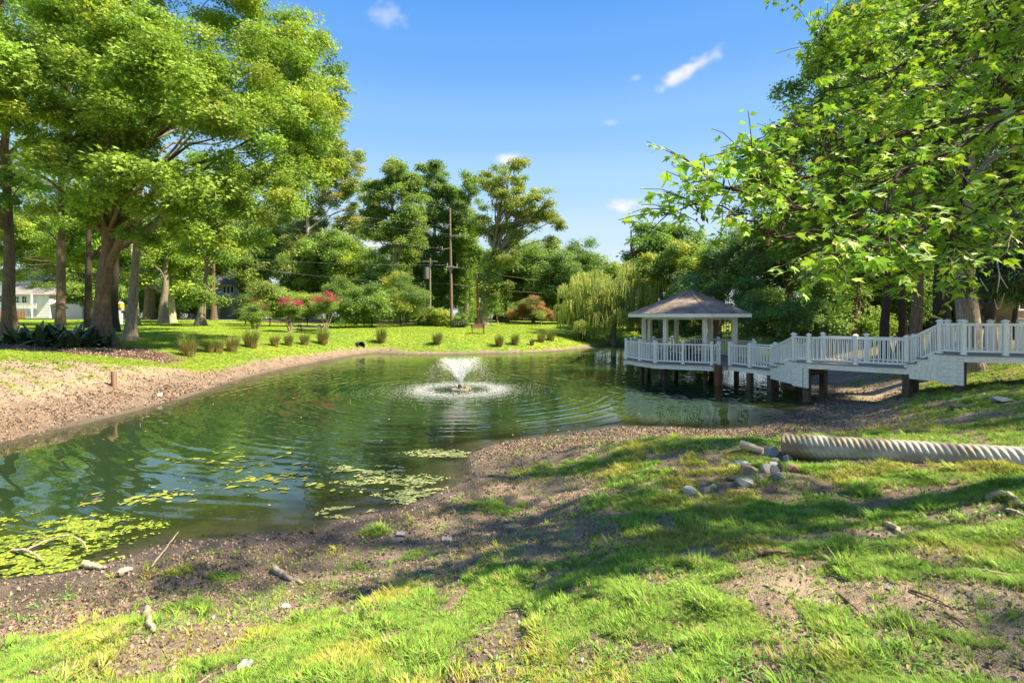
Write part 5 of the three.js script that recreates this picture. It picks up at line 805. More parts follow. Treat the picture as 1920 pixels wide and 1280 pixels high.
// sticks, roots and scraps: [points in pixels], thickness in pixels, colour, label
const stick = (name, label, cat, pts, w, mat, lift = 0.02, onWater = false) => {
  const p = pts.map(([x, y, up = 0]) => { const g = ground(x, y); return V(g.x, (onWater ? Math.max(0.0, g.y) : g.y) + lift + up, g.z); }), k = ground(...pts[0]).d / F, t = thing(name, label, cat, p[0].toArray()), c = new THREE.CatmullRomCurve3(p).getPoints(18), R = rng(pts[0][0]);
  c.forEach((v, i) => { if (i && i < 18) { v.x += (R() - 0.5) * w * k * 0.5; v.y += (R() - 0.5) * w * k * 0.3; } });
  part(t, 'wood', limb(c, c.map((_, i) => w * k * 0.5 * (1 - 0.55 * i / 18) * (i === 0 || i === 18 ? 0.55 : 1)), 9, 0.2, pts[0][0]), mat);
  return t;
};
const grey = std([0.4, 0.34, 0.27], 0.9, { map: barkTone }), brown = std([0.2, 0.135, 0.09], 0.9, { map: barkTone }), pale = std([0.52, 0.43, 0.31], 0.9, { map: barkTone });
stick('driftwood', 'greyish driftwood stick lying among leaves at the front of the pond', 'stick', [[513, 1070, 0.03], [535, 1086, 0.02], [569, 1098]], 13, grey);
stick('driftwood', 'short bent brown stick in the grass at the lower left', 'stick', [[274, 1152, 0.04], [278, 1175, 0.03], [289, 1190]], 13, pale);
stick('fallen_branch', 'thin arching dead branch over the algae at the left edge', 'branch', [[40, 1040], [75, 1030, 0.05], [115, 1023, 0.1], [150, 1028, 0.08], [164, 1037]], 4, pale, 0.03, true);
stick('fallen_branch', 'forked dead branch lying in the algae below the arching one', 'branch', [[20, 1036], [48, 1042, 0.04], [62, 1048, 0.03], [80, 1055]], 6, pale, 0.03, true);
stick('fallen_branch', 'curved twig on the algae above the arching branch', 'branch', [[58, 1022], [75, 1013, 0.05], [92, 1018]], 3, brown, 0.03, true);
stick('dry_reed', 'long straw coloured stalk at the edge of the mud', 'stick', [[283, 1066], [310, 1040, 0.06], [334, 1013, 0.1]], 4, pale);
stick('log', 'pale piece of log at the water edge on the left', 'log', [[157, 1064, 0.02], [175, 1067, 0.02], [196, 1068]], 13, std([0.6, 0.55, 0.33], 0.85, { map: barkTone }));
stick('log', 'pale weathered chunk of wood right of the pale log', 'log', [[222, 1082, 0.02], [236, 1075, 0.03], [247, 1071]], 13, std([0.6, 0.58, 0.5], 0.85, { map: barkTone }));
stick('fallen_branch', 'dark short branch lying on the grass in the right foreground', 'branch', [[1420, 1046, 0.02], [1450, 1044, 0.03], [1484, 1040]], 11, brown);
stick('tree_root', 'grey root curving out of the grass at the right edge', 'root', [[1850, 938, 0.0], [1880, 937, 0.05], [1905, 948, 0.04], [1935, 962]], 13, grey);
stick('tree_root', 'thin grey root below the root at the right edge', 'root', [[1885, 960], [1910, 972, 0.03], [1940, 985]], 9, grey);
stick('tree_root', 'pale straight root showing in the grass right of centre', 'root', [[1658, 980], [1680, 995, 0.02], [1702, 1010]], 12, pale, 0.0);
stick('tree_root', 'upper thin dark root across the sandy patch', 'root', [[1705, 1108, 0.01], [1750, 1126, 0.02], [1797, 1146]], 5, brown, 0.0);
stick('tree_root', 'lower thin dark root across the sandy patch', 'root', [[1770, 1150, 0.01], [1800, 1170, 0.02], [1826, 1188]], 5, brown, 0.0);
stick('tree_root', 'thin root on the right edge above the sandy patch', 'root', [[1790, 1068], [1850, 1075, 0.02], [1930, 1088]], 9, grey, 0.0);
stick('tree_root', 'long thin root along the upper side of the sandy patch', 'root', [[1600, 1075], [1640, 1082, 0.01], [1690, 1098]], 5, brown, 0.0);
stick('tree_root', 'crooked twig left of the sandy patch', 'stick', [[1570, 1110], [1610, 1150, 0.02], [1640, 1170]], 4, brown, 0.0);
{ const g = ground(495, 992), t = stick('root_stub', 'dark stub of a stick poking up at the mud edge', 'stick', [[588, 1002], [589, 997, 0.08]], 6, brown); }
{ // scraps of pale plastic half buried in the near mulch
  [[536, 1140, 8, 'crumpled white plastic scrap on the leaf litter'], [460, 1252, 12, 'larger crumpled clear plastic scrap at the bottom edge'], [752, 1004, 8, 'pale torn scrap near the dry straw'], [838, 1014, 9, 'bluish grey scrap at the foot of the slope']].forEach(([px, py, w, label], i) => { const g = ground(px, py), k = g.d / F, geo = new THREE.PlaneGeometry(w * k * 2, w * k * 1.4, 8, 6), p = geo.attributes.position; geo.rotateX(-1.4); for (let q = 0; q < p.count; q++) p.setY(q, p.getY(q) + (noise2(p.getX(q) * 90 + i * 7, p.getZ(q) * 90) - 0.3) * w * k * 0.7); geo.computeVertexNormals(); geo.translate(g.x, g.y + 0.02, g.z); const t = thing('plastic_scrap', label, 'litter', [g.x, g.y, g.z]); part(t, 'sheet', geo, M.scrap ??= std([0.3, 0.31, 0.31], 0.35, { side: THREE.DoubleSide })); });
}

// ---------------------------------------------------------------- the fountain
{
  const t = thing('fountain', 'floating fountain throwing a white funnel of spray in mid pond', 'fountain', [JET.x, 0, -JET.d]), R = rng(900), m4 = () => new THREE.Matrix4();
  const float = new THREE.TorusGeometry(0.36, 0.085, 10, 28); float.rotateX(Math.PI / 2); float.scale(1, 0.7, 1); float.translate(JET.x, 0.03, -JET.d);
  part(t, 'float', float, std([0.22, 0.21, 0.15], 0.8, { map: roughTone }));
  for (let k = 0; k < 6; k++) { const a = k * 1.047 + 0.2; put(t, 'float_lug', postGeo, std([0.27, 0.25, 0.17], 0.8), [JET.x + Math.cos(a) * 0.36, 0.06, -JET.d + Math.sin(a) * 0.36], new THREE.Quaternion().setFromAxisAngle(V(0, 1, 0), -a), [0.2, 0.09, 0.16]); }
  put(t, 'nozzle', new THREE.CylinderGeometry(0.06, 0.1, 0.22, 16), M.blackMetal, [JET.x, 0.11, -JET.d]);
  const drop = new THREE.IcosahedronGeometry(1, 0), spray = new THREE.MeshPhysicalMaterial({ color: C(0.93, 0.95, 0.97), roughness: 0.5, transmission: 0.35, thickness: 0 }), list = [], white = C(1, 1, 1), G = 9.8;
  const launch = (n, spread0, spread1, v0, v1, size) => { for (let i = 0; i < n; i++) {
    const el = Math.PI / 2 - lerp(spread0, spread1, Math.pow(R(), 0.6)), v = lerp(v0, v1, R()), az = R() * 6.283, vy = v * Math.sin(el), vr = v * Math.cos(el), T = (vy + Math.sqrt(vy * vy + 2 * G * 0.2)) / G, tt = T * Math.pow(R(), 0.85), y = 0.2 + vy * tt - G * tt * tt / 2, r = vr * tt;
    if (y < 0) continue; const age = tt / T; if (age > 0.52 && R() < 0.6) continue; const s = size * (0.55 + 0.9 * R()) * (1 - 0.35 * age), dy = vy - G * tt, dir = V(Math.cos(az) * vr, dy, Math.sin(az) * vr).normalize(), q = new THREE.Quaternion().setFromUnitVectors(V(0, 1, 0), dir);
    list.push([m4().compose(V(Math.cos(az) * r + (R() - 0.5) * 0.05, y, Math.sin(az) * r + (R() - 0.5) * 0.05), q, V(s, s * (1.5 + 2.5 * (1 - age)), s)), white]);
  } };
  launch(4200, 0.26, 0.34, 4.4, 4.95, 0.006); launch(2000, 0.03, 0.3, 4.1, 4.8, 0.006); launch(5200, 0.26, 0.5, 3.9, 4.95, 0.0055);
  inst(t, 'spray', drop, spray, list, 'stuff');
  const foam = [], fr = (n, r0, w, size, hmax) => { for (let i = 0; i < n; i++) { const a = R() * 6.283, r = r0 + (R() + R() + R() - 1.5) * w, s = size * (0.5 + R()); if (r < 0.45) continue; foam.push([m4().compose(V(Math.cos(a) * r, 0.008 + Math.pow(R(), 2.5) * hmax, Math.sin(a) * r), new THREE.Quaternion(), V(s, s * 0.9, s)), white]); } };
  fr(4200, 1.6, 0.44, 0.0066, 0.14); fr(2800, 1.9, 1.0, 0.006, 0.06); fr(1500, 2.7, 1.8, 0.005, 0.02);
  inst(t, 'splash', drop, spray, foam, 'stuff');
}

// ---------------------------------------------------------------- algae and floating leaves
{
  const R = rng(910), disc = new THREE.CircleGeometry(1, 7), p = disc.attributes.position; for (let i = 1; i < p.count; i++) { const k = 0.7 + 0.5 * hash3(i % 7, 3, 1); p.setX(i, p.getX(i) * k); p.setY(i, p.getY(i) * k); } disc.rotateX(-Math.PI / 2);
  const patch = (label, spots, n, cols, s0, s1, cut) => {
    const list = []; let c0 = null;
    for (let i = 0; i < n; i++) {
      const z = spots[Math.floor(R() * spots.length)], a = R() * 6.283, r = Math.sqrt(-2 * Math.log(1 - R() * 0.97)) * 0.52, x = z[0] + Math.cos(a) * r * z[2], d = z[1] + Math.sin(a) * r * z[3];
      if (landAt(x, d) > -0.004 || fbm2(x * 2.3, d * 4.1, 4) < cut || fbm2(x * 9, d * 17, 3) < 0.42) continue;
      c0 ??= [x, d];
      const s = lerp(s0, s1, Math.pow(R(), 2)), c = cols[Math.floor(R() * cols.length)], k = 0.75 + 0.5 * R();
      list.push([new THREE.Matrix4().compose(V(x, 0.006 + R() * 0.006, -d), new THREE.Quaternion().setFromEuler(new THREE.Euler((R() - 0.5) * 0.12, R() * 6.3, (R() - 0.5) * 0.12)), V(s * (1 + R()), 1, s)), C(c[0] * k, c[1] * k, c[2] * k)]);
    }
    const m = inst(scene, numbered('algae_mat'), disc, M.algae ??= std([1, 1, 1], 0.75, { side: THREE.DoubleSide }), list, 'stuff'); tag(m, label, 'algae');
  };
  patch('bright yellow green algae floating at the left edge near the dead branches', [spot(60, 1000, 1.3, 0.55), spot(170, 990, 0.8, 0.32), spot(30, 1040, 0.9, 0.3), spot(0, 985, 1.2, 0.4), spot(60, 1060, 0.9, 0.25)], 42000, [[0.24, 0.33, 0.02], [0.34, 0.4, 0.025], [0.14, 0.22, 0.016], [0.07, 0.12, 0.012], [0.05, 0.075, 0.012]], 0.004, 0.02, 0.42);
  patch('pale green algae mats along the near shore in the middle', [spot(850, 850, 0.9, 0.3), spot(740, 905, 0.9, 0.4), spot(690, 880, 0.6, 0.25), spot(800, 930, 0.7, 0.3), spot(650, 960, 0.35, 0.18)], 16000, [[0.26, 0.3, 0.12], [0.18, 0.23, 0.07], [0.32, 0.34, 0.16], [0.12, 0.17, 0.05]], 0.005, 0.026, 0.46);
  patch('small scattered green algae flecks between the two shores', [spot(300, 930, 1.2, 0.5), spot(560, 900, 1.3, 0.6), spot(420, 860, 1.6, 0.8)], 900, [[0.17, 0.21, 0.02], [0.24, 0.27, 0.04]], 0.01, 0.06, 0.5);
  const leaf = leafCluster(911, 1, 'oval', 1, { tilt: 0 }); leaf.center();
  const drift = []; for (let i = 0; i < 420; i++) { const d = 6 + Math.pow(R(), 0.8) * 30, x = -13 + R() * 24; if (landAt(x, d) > -0.03) continue; const s = 0.05 + 0.04 * R(); drift.push([new THREE.Matrix4().compose(V(x, 0.012, -d), new THREE.Quaternion().setFromAxisAngle(V(0, 1, 0), R() * 6.3), V(s, s * 0.3, s)), tint(R, R() < 0.5 ? [0.35, 0.12, 0.03] : [0.4, 0.3, 0.1], 0.3)]); }
  tag(inst(scene, 'floating_leaves', leaf, M.litter, drift, 'stuff'), 'orange and tan fallen leaves drifting on the pond', 'leaves');
}

// ---------------------------------------------------------------- ornamental grasses along the far bank
const bladeTuft = (seed, n, spread, lean, w) => {            // arching blades 1 tall
  const R = rng(seed), pos = [], col = [];
  for (let i = 0; i < n; i++) {
    const a = R() * 6.283, r = spread * Math.sqrt(R()), x = Math.cos(a) * r, z = Math.sin(a) * r, o = a + (R() - 0.5) * 1.6, h = 0.6 + 0.5 * R(), L = lean * (0.3 + R()), k = 0.75 + 0.5 * R(), sx = -Math.sin(o) * w, sz = Math.cos(o) * w;
    const at = (t) => [x + Math.cos(o) * L * t * t, h * (t - 0.18 * L * t * t), z + Math.sin(o) * L * t * t], q = [at(0), at(0.4), at(0.75), at(1)], ww = [1, 0.85, 0.5, 0];
    for (let s = 0; s < 3; s++) { const A = q[s], B = q[s + 1], wa = ww[s], wb = ww[s + 1], v = [[A[0] - sx * wa, A[1], A[2] - sz * wa], [A[0] + sx * wa, A[1], A[2] + sz * wa], [B[0] + sx * wb, B[1], B[2] + sz * wb], [B[0] - sx * wb, B[1], B[2] - sz * wb]]; for (const f of s < 2 ? [0, 1, 2, 0, 2, 3] : [0, 1, 2]) { pos.push(...v[f]); const kk = k * (f > 1 ? 1 : 0.8); col.push(kk, kk, kk); } }
  }
  const g = new THREE.BufferGeometry(); g.setAttribute('position', new THREE.Float32BufferAttribute(pos, 3)); g.setAttribute('color', new THREE.Float32BufferAttribute(col, 3)); g.computeVertexNormals(); return g;
};
{
  const green = bladeTuft(920, 170, 0.32, 0.62, 0.014), straw = bladeTuft(921, 130, 0.36, 0.5, 0.014);
  [[352, 668, 19, 0.8, 'straw coloured, leftmost and nearest on the left bank'], [392, 661, 14, 0.75, 'straw coloured, second from the left end'], [408, 662, 14, 0.75, 'straw coloured, close beside another, left of the tallest green one'], [434, 660, 17, 0.45, 'half green half straw, just left of the big green one'], [469, 651, 20, 0.1, 'big and green, largest on the left bank'], [514, 649, 12, 0.6, 'straw based, first right of the big green one'], [540, 648, 12, 0.6, 'straw based, in front of the middle crepe myrtle'], [570, 647, 12, 0.55, 'straw based, in front of the picnic table'], [604, 645, 15, 0.2, 'green, in front of the right crepe myrtle'], [714, 642, 14, 0.1, 'green, alone behind the drain pipe end'], [819, 645, 13, 0.1, 'green, left of the plank bench across from the fountain'], [935, 649, 12, 0.15, 'green, first right of the plank bench'], [965, 646, 11, 0.2, 'green with brown base, second right of the plank bench'], [997, 647, 7, 0.3, 'smallest, third right of the plank bench'], [1014, 641, 11, 0.2, 'green, in front of the russet shrub'], [1032, 638, 12, 0.15, 'green, right of the russet shrub'], [1079, 639, 10, 0.05, 'dark green, left of two before the willow'], [1093, 638, 8, 0.05, 'dark green, right of two before the willow']]
    .forEach(([px, py, r, dry, label], i) => {
      const g = ground(px, py), s = 1.3 * r * g.d / F, t = thing('grass_clump', 'ornamental grass clump, ' + label, 'grass clump', [g.x, g.y, g.z], 'ornamental grass clumps along the far bank'), R = rng(930 + i), c = (b) => tint(R, b, 0.15);
      const put1 = (name, geo, base, k, h) => { const l = [[new THREE.Matrix4().compose(V(0, 0, 0), new THREE.Quaternion().setFromAxisAngle(V(0, 1, 0), R() * 6), V(s * k * (0.85 + 0.35 * R()), s * h * (0.85 + 0.35 * R()), s * k)), c(base)], [new THREE.Matrix4().compose(V(s * 0.1, 0, s * 0.05), new THREE.Quaternion().setFromAxisAngle(V(0, 1, 0), R() * 6), V(s * k, s * h * 0.9, s * k)), c(base)]]; inst(t, name, geo, M.grass, l, 'stuff'); };
      put1('blades', green, i > 15 ? [0.07, 0.12, 0.03] : [0.2, 0.27, 0.04], 1.05, 1.75); if (dry > 0.08) put1('dry_blades', straw, [0.42, 0.29, 0.12], 1.0, 1.0 + dry * 0.5);
    });
}

// ---------------------------------------------------------------- the dark leafy bed between the left trunks: long upright leaves, each its own
{
  const g = ground(92, 648), k = g.d / F, t = thing('cast_iron_plant', 'wide bed of dark glossy strap leaves between the left trunks', 'plant', [g.x, g.y, g.z], undefined), R = rng(950);
  const shape = (b) => { const pos = [], uv = [], n = 7; for (let i = 0; i <= n; i++) { const u = i / n, w = 0.085 * Math.pow(Math.sin(Math.min(1, u * 0.93 + 0.07) * Math.PI), 0.8), y = u - b * u * u * 0.45, z = b * u * u * 0.8; pos.push([-w, y, z + w * 0.35], [0, y, z], [w, y, z + w * 0.35]); } const f = []; for (let i = 0; i < n; i++) for (let q = 0; q < 2; q++) { const a = i * 3 + q; f.push(a, a + 1, a + 3, a + 1, a + 4, a + 3); } const ge = new THREE.BufferGeometry(); ge.setAttribute('position', new THREE.Float32BufferAttribute(pos.flat(), 3)); ge.setIndex(f); ge.computeVertexNormals(); return ge; };
  const shapes = [0.15, 0.45, 0.8, 1.1].map(shape), mats = [[0.03, 0.065, 0.018], [0.045, 0.085, 0.02], [0.022, 0.048, 0.016], [0.1, 0.12, 0.04]].map((c) => new THREE.MeshPhysicalMaterial({ color: C(...c), roughness: 0.5, transmission: 0.15, thickness: 0, side: THREE.DoubleSide }));
  for (let i = 0; i < 290; i++) {
    const u = R() * 2 - 1, x = g.x + u * 72 * k * 1.0, dz = (R() - 0.35) * 2.2, d = g.d + dz, y = landAt(x, d), L = 1.12 * (0.75 + 0.5 * R()) * (1 - 0.3 * u * u) * (dz > 1 ? 1.15 : 1), q = new THREE.Quaternion().setFromEuler(new THREE.Euler(0.12 + 0.5 * R(), R() * 6.283, 0, 'YXZ'));
    put(t, 'leaf', shapes[Math.floor(R() * 4)], mats[R() < 0.06 ? 3 : Math.floor(R() * 3)], [x, y - 0.03, -d], q, [L * 1.25, L, L]);
  }
}

// ---------------------------------------------------------------- the sweetgum that hangs over the photographer's right: a trunk outside the frame, limbs into it, star leaves
{
  const R = rng(970), base = onLand(9.0, 4.4), t = thing('sweetgum_tree', 'overhanging star leaved branches of a tree at the upper right', 'tree', base.toArray());
  const at = (px, py, d) => V(PX(px, d), PY(py, d), -d), leafM = [0, 1, 2, 3].map((k) => new THREE.MeshPhysicalMaterial({ color: C(...[[0.3, 0.52, 0.04], [0.42, 0.62, 0.045], [0.22, 0.43, 0.04], [0.54, 0.58, 0.06]][k]), roughness: 0.75, transmission: 0.6, thickness: 0, side: THREE.DoubleSide }));
  const starGeo = [0.1, 0.3, 0.5].map((droop) => { const tri = leafFan(leafShape('star'), 0.12, droop), g = new THREE.BufferGeometry(); g.setAttribute('position', new THREE.Float32BufferAttribute(tri.flatMap((q) => q.flatMap((v) => v.toArray())), 3)); g.setAttribute('color', new THREE.Float32BufferAttribute(tri.flatMap((q) => q.flatMap(() => [1, 1, 1])), 3)); g.computeVertexNormals(); return g; });
  const trunkTop = V(8.3, 15.5, -4.2), axis = bend(base.clone().setY(base.y - 0.3), trunkTop, 0, 10, 0.2, R), trunk = limb(axis, axis.map((_, i) => 0.36 - 0.03 * i), 14, 0.14, 5);
  part(t, 'trunk', trunk, M.barkBrown);
  // limbs: [thickness at the foot, pixel and distance of each point]; the first point lies on the trunk or on another limb
  const limbs = [
    [0.085, [V(8.85, 5.1, -4.5)], [2150, 190, 5.0], [1915, 203, 5.2], [1785, 228, 5.2], [1655, 265, 5.1], [1545, 320, 5.0], [1485, 345, 4.9], [1375, 357, 4.7], [1310, 320, 4.5]],
    [0.07, [V(8.85, 4.6, -4.5)], [2100, 250, 4.4], [1915, 215, 4.5], [1820, 265, 4.5], [1745, 300, 4.4], [1690, 325, 4.3], [1660, 400, 4.2], [1630, 500, 4.1]],
    [0.06, [V(8.75, 7.8, -4.4)], [2200, -120, 5.0], [1990, -60, 5.3], [1855, 0, 5.4], [1865, 65, 5.4], [1863, 165, 5.3]],
    [0.075, [V(8.75, 7.4, -4.4)], [2180, -60, 6.0], [1950, -20, 6.2], [1850, 10, 6.2], [1785, 70, 6.2], [1705, 115, 6.1], [1645, 145, 6.0], [1540, 175, 5.8]],
    [0.07, [V(8.65, 8.4, -4.3)], [2150, -150, 6.5], [1900, -70, 6.8], [1750, 5, 6.8], [1650, 70, 6.7], [1570, 95, 6.6], [1530, 60, 6.5]],
    [0.04, [at(1815, 240, 4.9)], [1812, 320, 4.6], [1800, 400, 4.4], [1775, 495, 4.2]],
    [0.035, [at(1665, 395, 4.2)], [1620, 445, 4.3], [1530, 445, 4.4], [1455, 440, 4.4], [1380, 400, 4.5], [1310, 385, 4.5], [1240, 405, 4.5]],
    [0.03, [at(1800, 400, 4.4)], [1720, 435, 4.2], [1645, 465, 4.0], [1545, 480, 3.9]],
    [0.03, [at(1650, 430, 4.5)], [1640, 490, 4.5], [1600, 525, 4.5]],
    [0.04, [V(8.85, 4.9, -4.5)], [2200, 330, 4.0], [2000, 330, 4.1], [1900, 345, 4.2], [1850, 400, 4.4], [1790, 440, 4.5], [1745, 485, 4.6]],
    [0.04, [at(1905, 205, 5.2)], [1880, 150, 5.0], [1840, 110, 4.9], [1780, 150, 4.8], [1700, 190, 4.8]],
    [0.03, [at(1600, 290, 5.05)], [1560, 250, 5.2], [1500, 235, 5.3], [1450, 265, 5.3]],
    [0.03, [at(1700, 118, 6.1)], [1640, 190, 6.0], [1580, 225, 5.9], [1520, 250, 5.8]],
    [0.03, [at(1485, 345, 4.9)], [1440, 300, 4.8], [1400, 285, 4.8]], [0.03, [at(1745, 300, 4.4)], [1640, 350, 4.5], [1560, 385, 4.5], [1480, 395, 4.5]],
    [0.035, [at(1855, 212, 5.2)], [1800, 170, 5.6], [1720, 160, 5.9], [1640, 215, 6.1]], [0.035, [at(1915, 215, 4.5)], [1930, 300, 4.6], [1880, 330, 4.8], [1820, 350, 5.0]],
    [0.05, [V(8.7, 9.0, -4.3)], [2200, -260, 7.4], [1950, -120, 7.8], [1800, -40, 8.0], [1680, 20, 8.0], [1600, 30, 8.0]],
    [0.05, [V(8.8, 6.6, -4.4)], [2150, 40, 7.6], [1950, 90, 8.0], [1800, 120, 8.2], [1690, 200, 8.2], [1600, 240, 8.2]], [0.05, [V(8.8, 5.6, -4.4)], [2100, 180, 7.4], [1950, 230, 7.8], [1830, 270, 8.0], [1700, 330, 8.0], [1590, 330, 8.0]],
  ];
  const leaves = [], twigs = [];
  limbs.forEach(([r, first, ...pts]) => {
    const p = [first[0], ...pts.map(([x, y, d]) => at(x, y, d))], c = new THREE.CatmullRomCurve3(p, false, 'centripetal').getPoints(34); c.forEach((v, i) => { if (i > 2 && i < 34) v.add(V((R() - 0.5) * 0.05, (R() - 0.5) * 0.05, (R() - 0.5) * 0.05)); });
    const L = c.reduce((s, v, i) => s + (i ? v.distanceTo(c[i - 1]) : 0), 0);
    const b = part(t, 'branch', limb(c, c.map((_, i) => Math.max(0.006, r * 0.55 * (1 - 0.82 * i / 34))), 7, 0.15, 7), M.barkDark);
    const n = Math.round(L * 11);
    for (let k = 0; k < n + 9; k++) {
      const f = k >= n ? 0.82 + 0.17 * R() : 0.1 + 0.9 * Math.pow(k / n, 0.7), i = Math.min(33, Math.floor(f * 34)), o = c[i], dir = c[i + 1].clone().sub(c[i]).normalize();
      const side = V(R() - 0.5, (R() - 0.5) * 0.6, R() - 0.5).normalize(), e = o.clone().addScaledVector(dir, 0.12 + 0.16 * R()).addScaledVector(side, 0.16 + 0.36 * R()), m = bend(o, e, 0.03, 3, 0.03, R);
      twigs.push(limb(m, [0.006, 0.005, 0.004, 0.003], 4));
      const nl = 5 + Math.floor(R() * 5);
      for (let q = 0; q < nl; q++) {
        const a = m[0].clone().lerp(m[3], 0.3 + 0.7 * (q + R()) / nl).add(V((R() - 0.5) * 0.07, (R() - 0.5) * 0.05, (R() - 0.5) * 0.07)), nrm = V((R() - 0.5) * 1.5, 0.9, (R() - 0.5) * 1.5).normalize(), out = V(R() - 0.5, -0.35, R() - 0.5), y = out.addScaledVector(nrm, -out.dot(nrm)).normalize(), x = y.clone().cross(nrm);
        const s = 0.06 + 0.065 * R() * (0.5 + R());
        leaves.push({ p: a, q: new THREE.Quaternion().setFromRotationMatrix(new THREE.Matrix4().makeBasis(x, y, nrm)), s, b, v: Math.floor(R() * 3), m: R() < 0.04 ? 3 : Math.floor(R() * 3) });
      }
    }
  });
  part(t, 'twigs', mergeGeometries(twigs), M.twig, 'stuff');
  const seen = (l) => { const d = -l.p.z, px = 960 + l.p.x / d * F, py = HOR - (l.p.y - EYE) / d * F; return px > 10 && px < 1910 && py > 10 && py < 1270 ? l.s / d : 0; };
  leaves.sort((a, b) => seen(b) - seen(a));
  leaves.slice(0, 290).forEach((l) => put(l.b, 'leaf', starGeo[l.v], leafM[l.m], l.p.toArray(), l.q, [l.s, l.s, l.s]));
  const rest = leaves.slice(290), cols = [[0.3, 0.52, 0.04], [0.42, 0.62, 0.045], [0.22, 0.43, 0.04], [0.54, 0.58, 0.06]];
  inst(t, 'leaves', starGeo[1], M.bigLeaf, rest.map((l) => [new THREE.Matrix4().compose(l.p.clone().sub(base), l.q, V(l.s, l.s, l.s)), tint(R, cols[l.m], 0.18)]), 'stuff');
  // the rest of its crown, above and to the right
  const crown = [], boughs = [];
  for (let n = 0; n < 22; n++) {
    let u, a, q, p; u = R() * 2 - 1; a = R() * 6.283; q = Math.sqrt(1 - u * u); const rr = Math.pow(R(), 0.4); p = V(8.6 + Math.cos(a) * q * rr * 5.4, 10.6 + u * rr * 5.2, -6.2 + Math.sin(a) * q * rr * 6.4);
    if (noise3(p.x * 0.5, p.y * 0.5, p.z * 0.5) < 0.4) continue;
    const px = 960 + p.x / -p.z * F, py = HOR - (p.y - EYE) / -p.z * F; if (-p.z > 0.5 && (px < 1560 || -p.z < 5) && px < 1960 && py > -40) continue;
    const k = Math.min(9, Math.max(3, Math.round((p.y - 1.5) / 1.5))), m = bend(axis[k].clone(), p, 0.4, 5, 0.3, R); boughs.push(limb(m, m.map((_, i) => 0.07 * (1 - 0.85 * i / 5)), 6));
    for (let i = 0; i < 9; i++) { const c = V(p.x + (R() - 0.5) * 2.2, p.y + (R() - 0.5) * 1.1, p.z + (R() - 0.5) * 2.2); crown.push([turnScale(R, c.sub(base), 0.42 + 0.25 * R()), tint(R, LEAF.bright, 0.25, LEAF.mid, 0.3)]); }
  }
  part(t, 'boughs', mergeGeometries(boughs), M.barkBrown, 'stuff');
  inst(t, 'crown', CL.star[0], M.leaf, crown, 'stuff');
  // dead brown leaf bundles that hang among the leaves
  const deadGeo = leafCluster(977, 16, 'oval', 0.55, { tilt: 1.4, flat: 0, hang: 1 });
  [[1484, 300, 5.0], [1434, 333, 4.9], [1592, 288, 5.0], [1549, 248, 5.2], [1468, 410, 4.5], [1441, 440, 4.4], [1775, 318, 4.6], [1617, 565, 4.0], [1548, 280, 5.1], [1700, 165, 5.9], [1765, 110, 5.5], [1912, 100, 5.0], [1318, 395, 4.5]].forEach(([x, y, d]) => { const p = at(x, y, d); put(t, 'dead_leaves', deadGeo, M.dead ??= std([0.07, 0.035, 0.022], 0.95, { side: THREE.DoubleSide }), p.toArray(), null, [0.065, 0.105, 0.065]); });
}
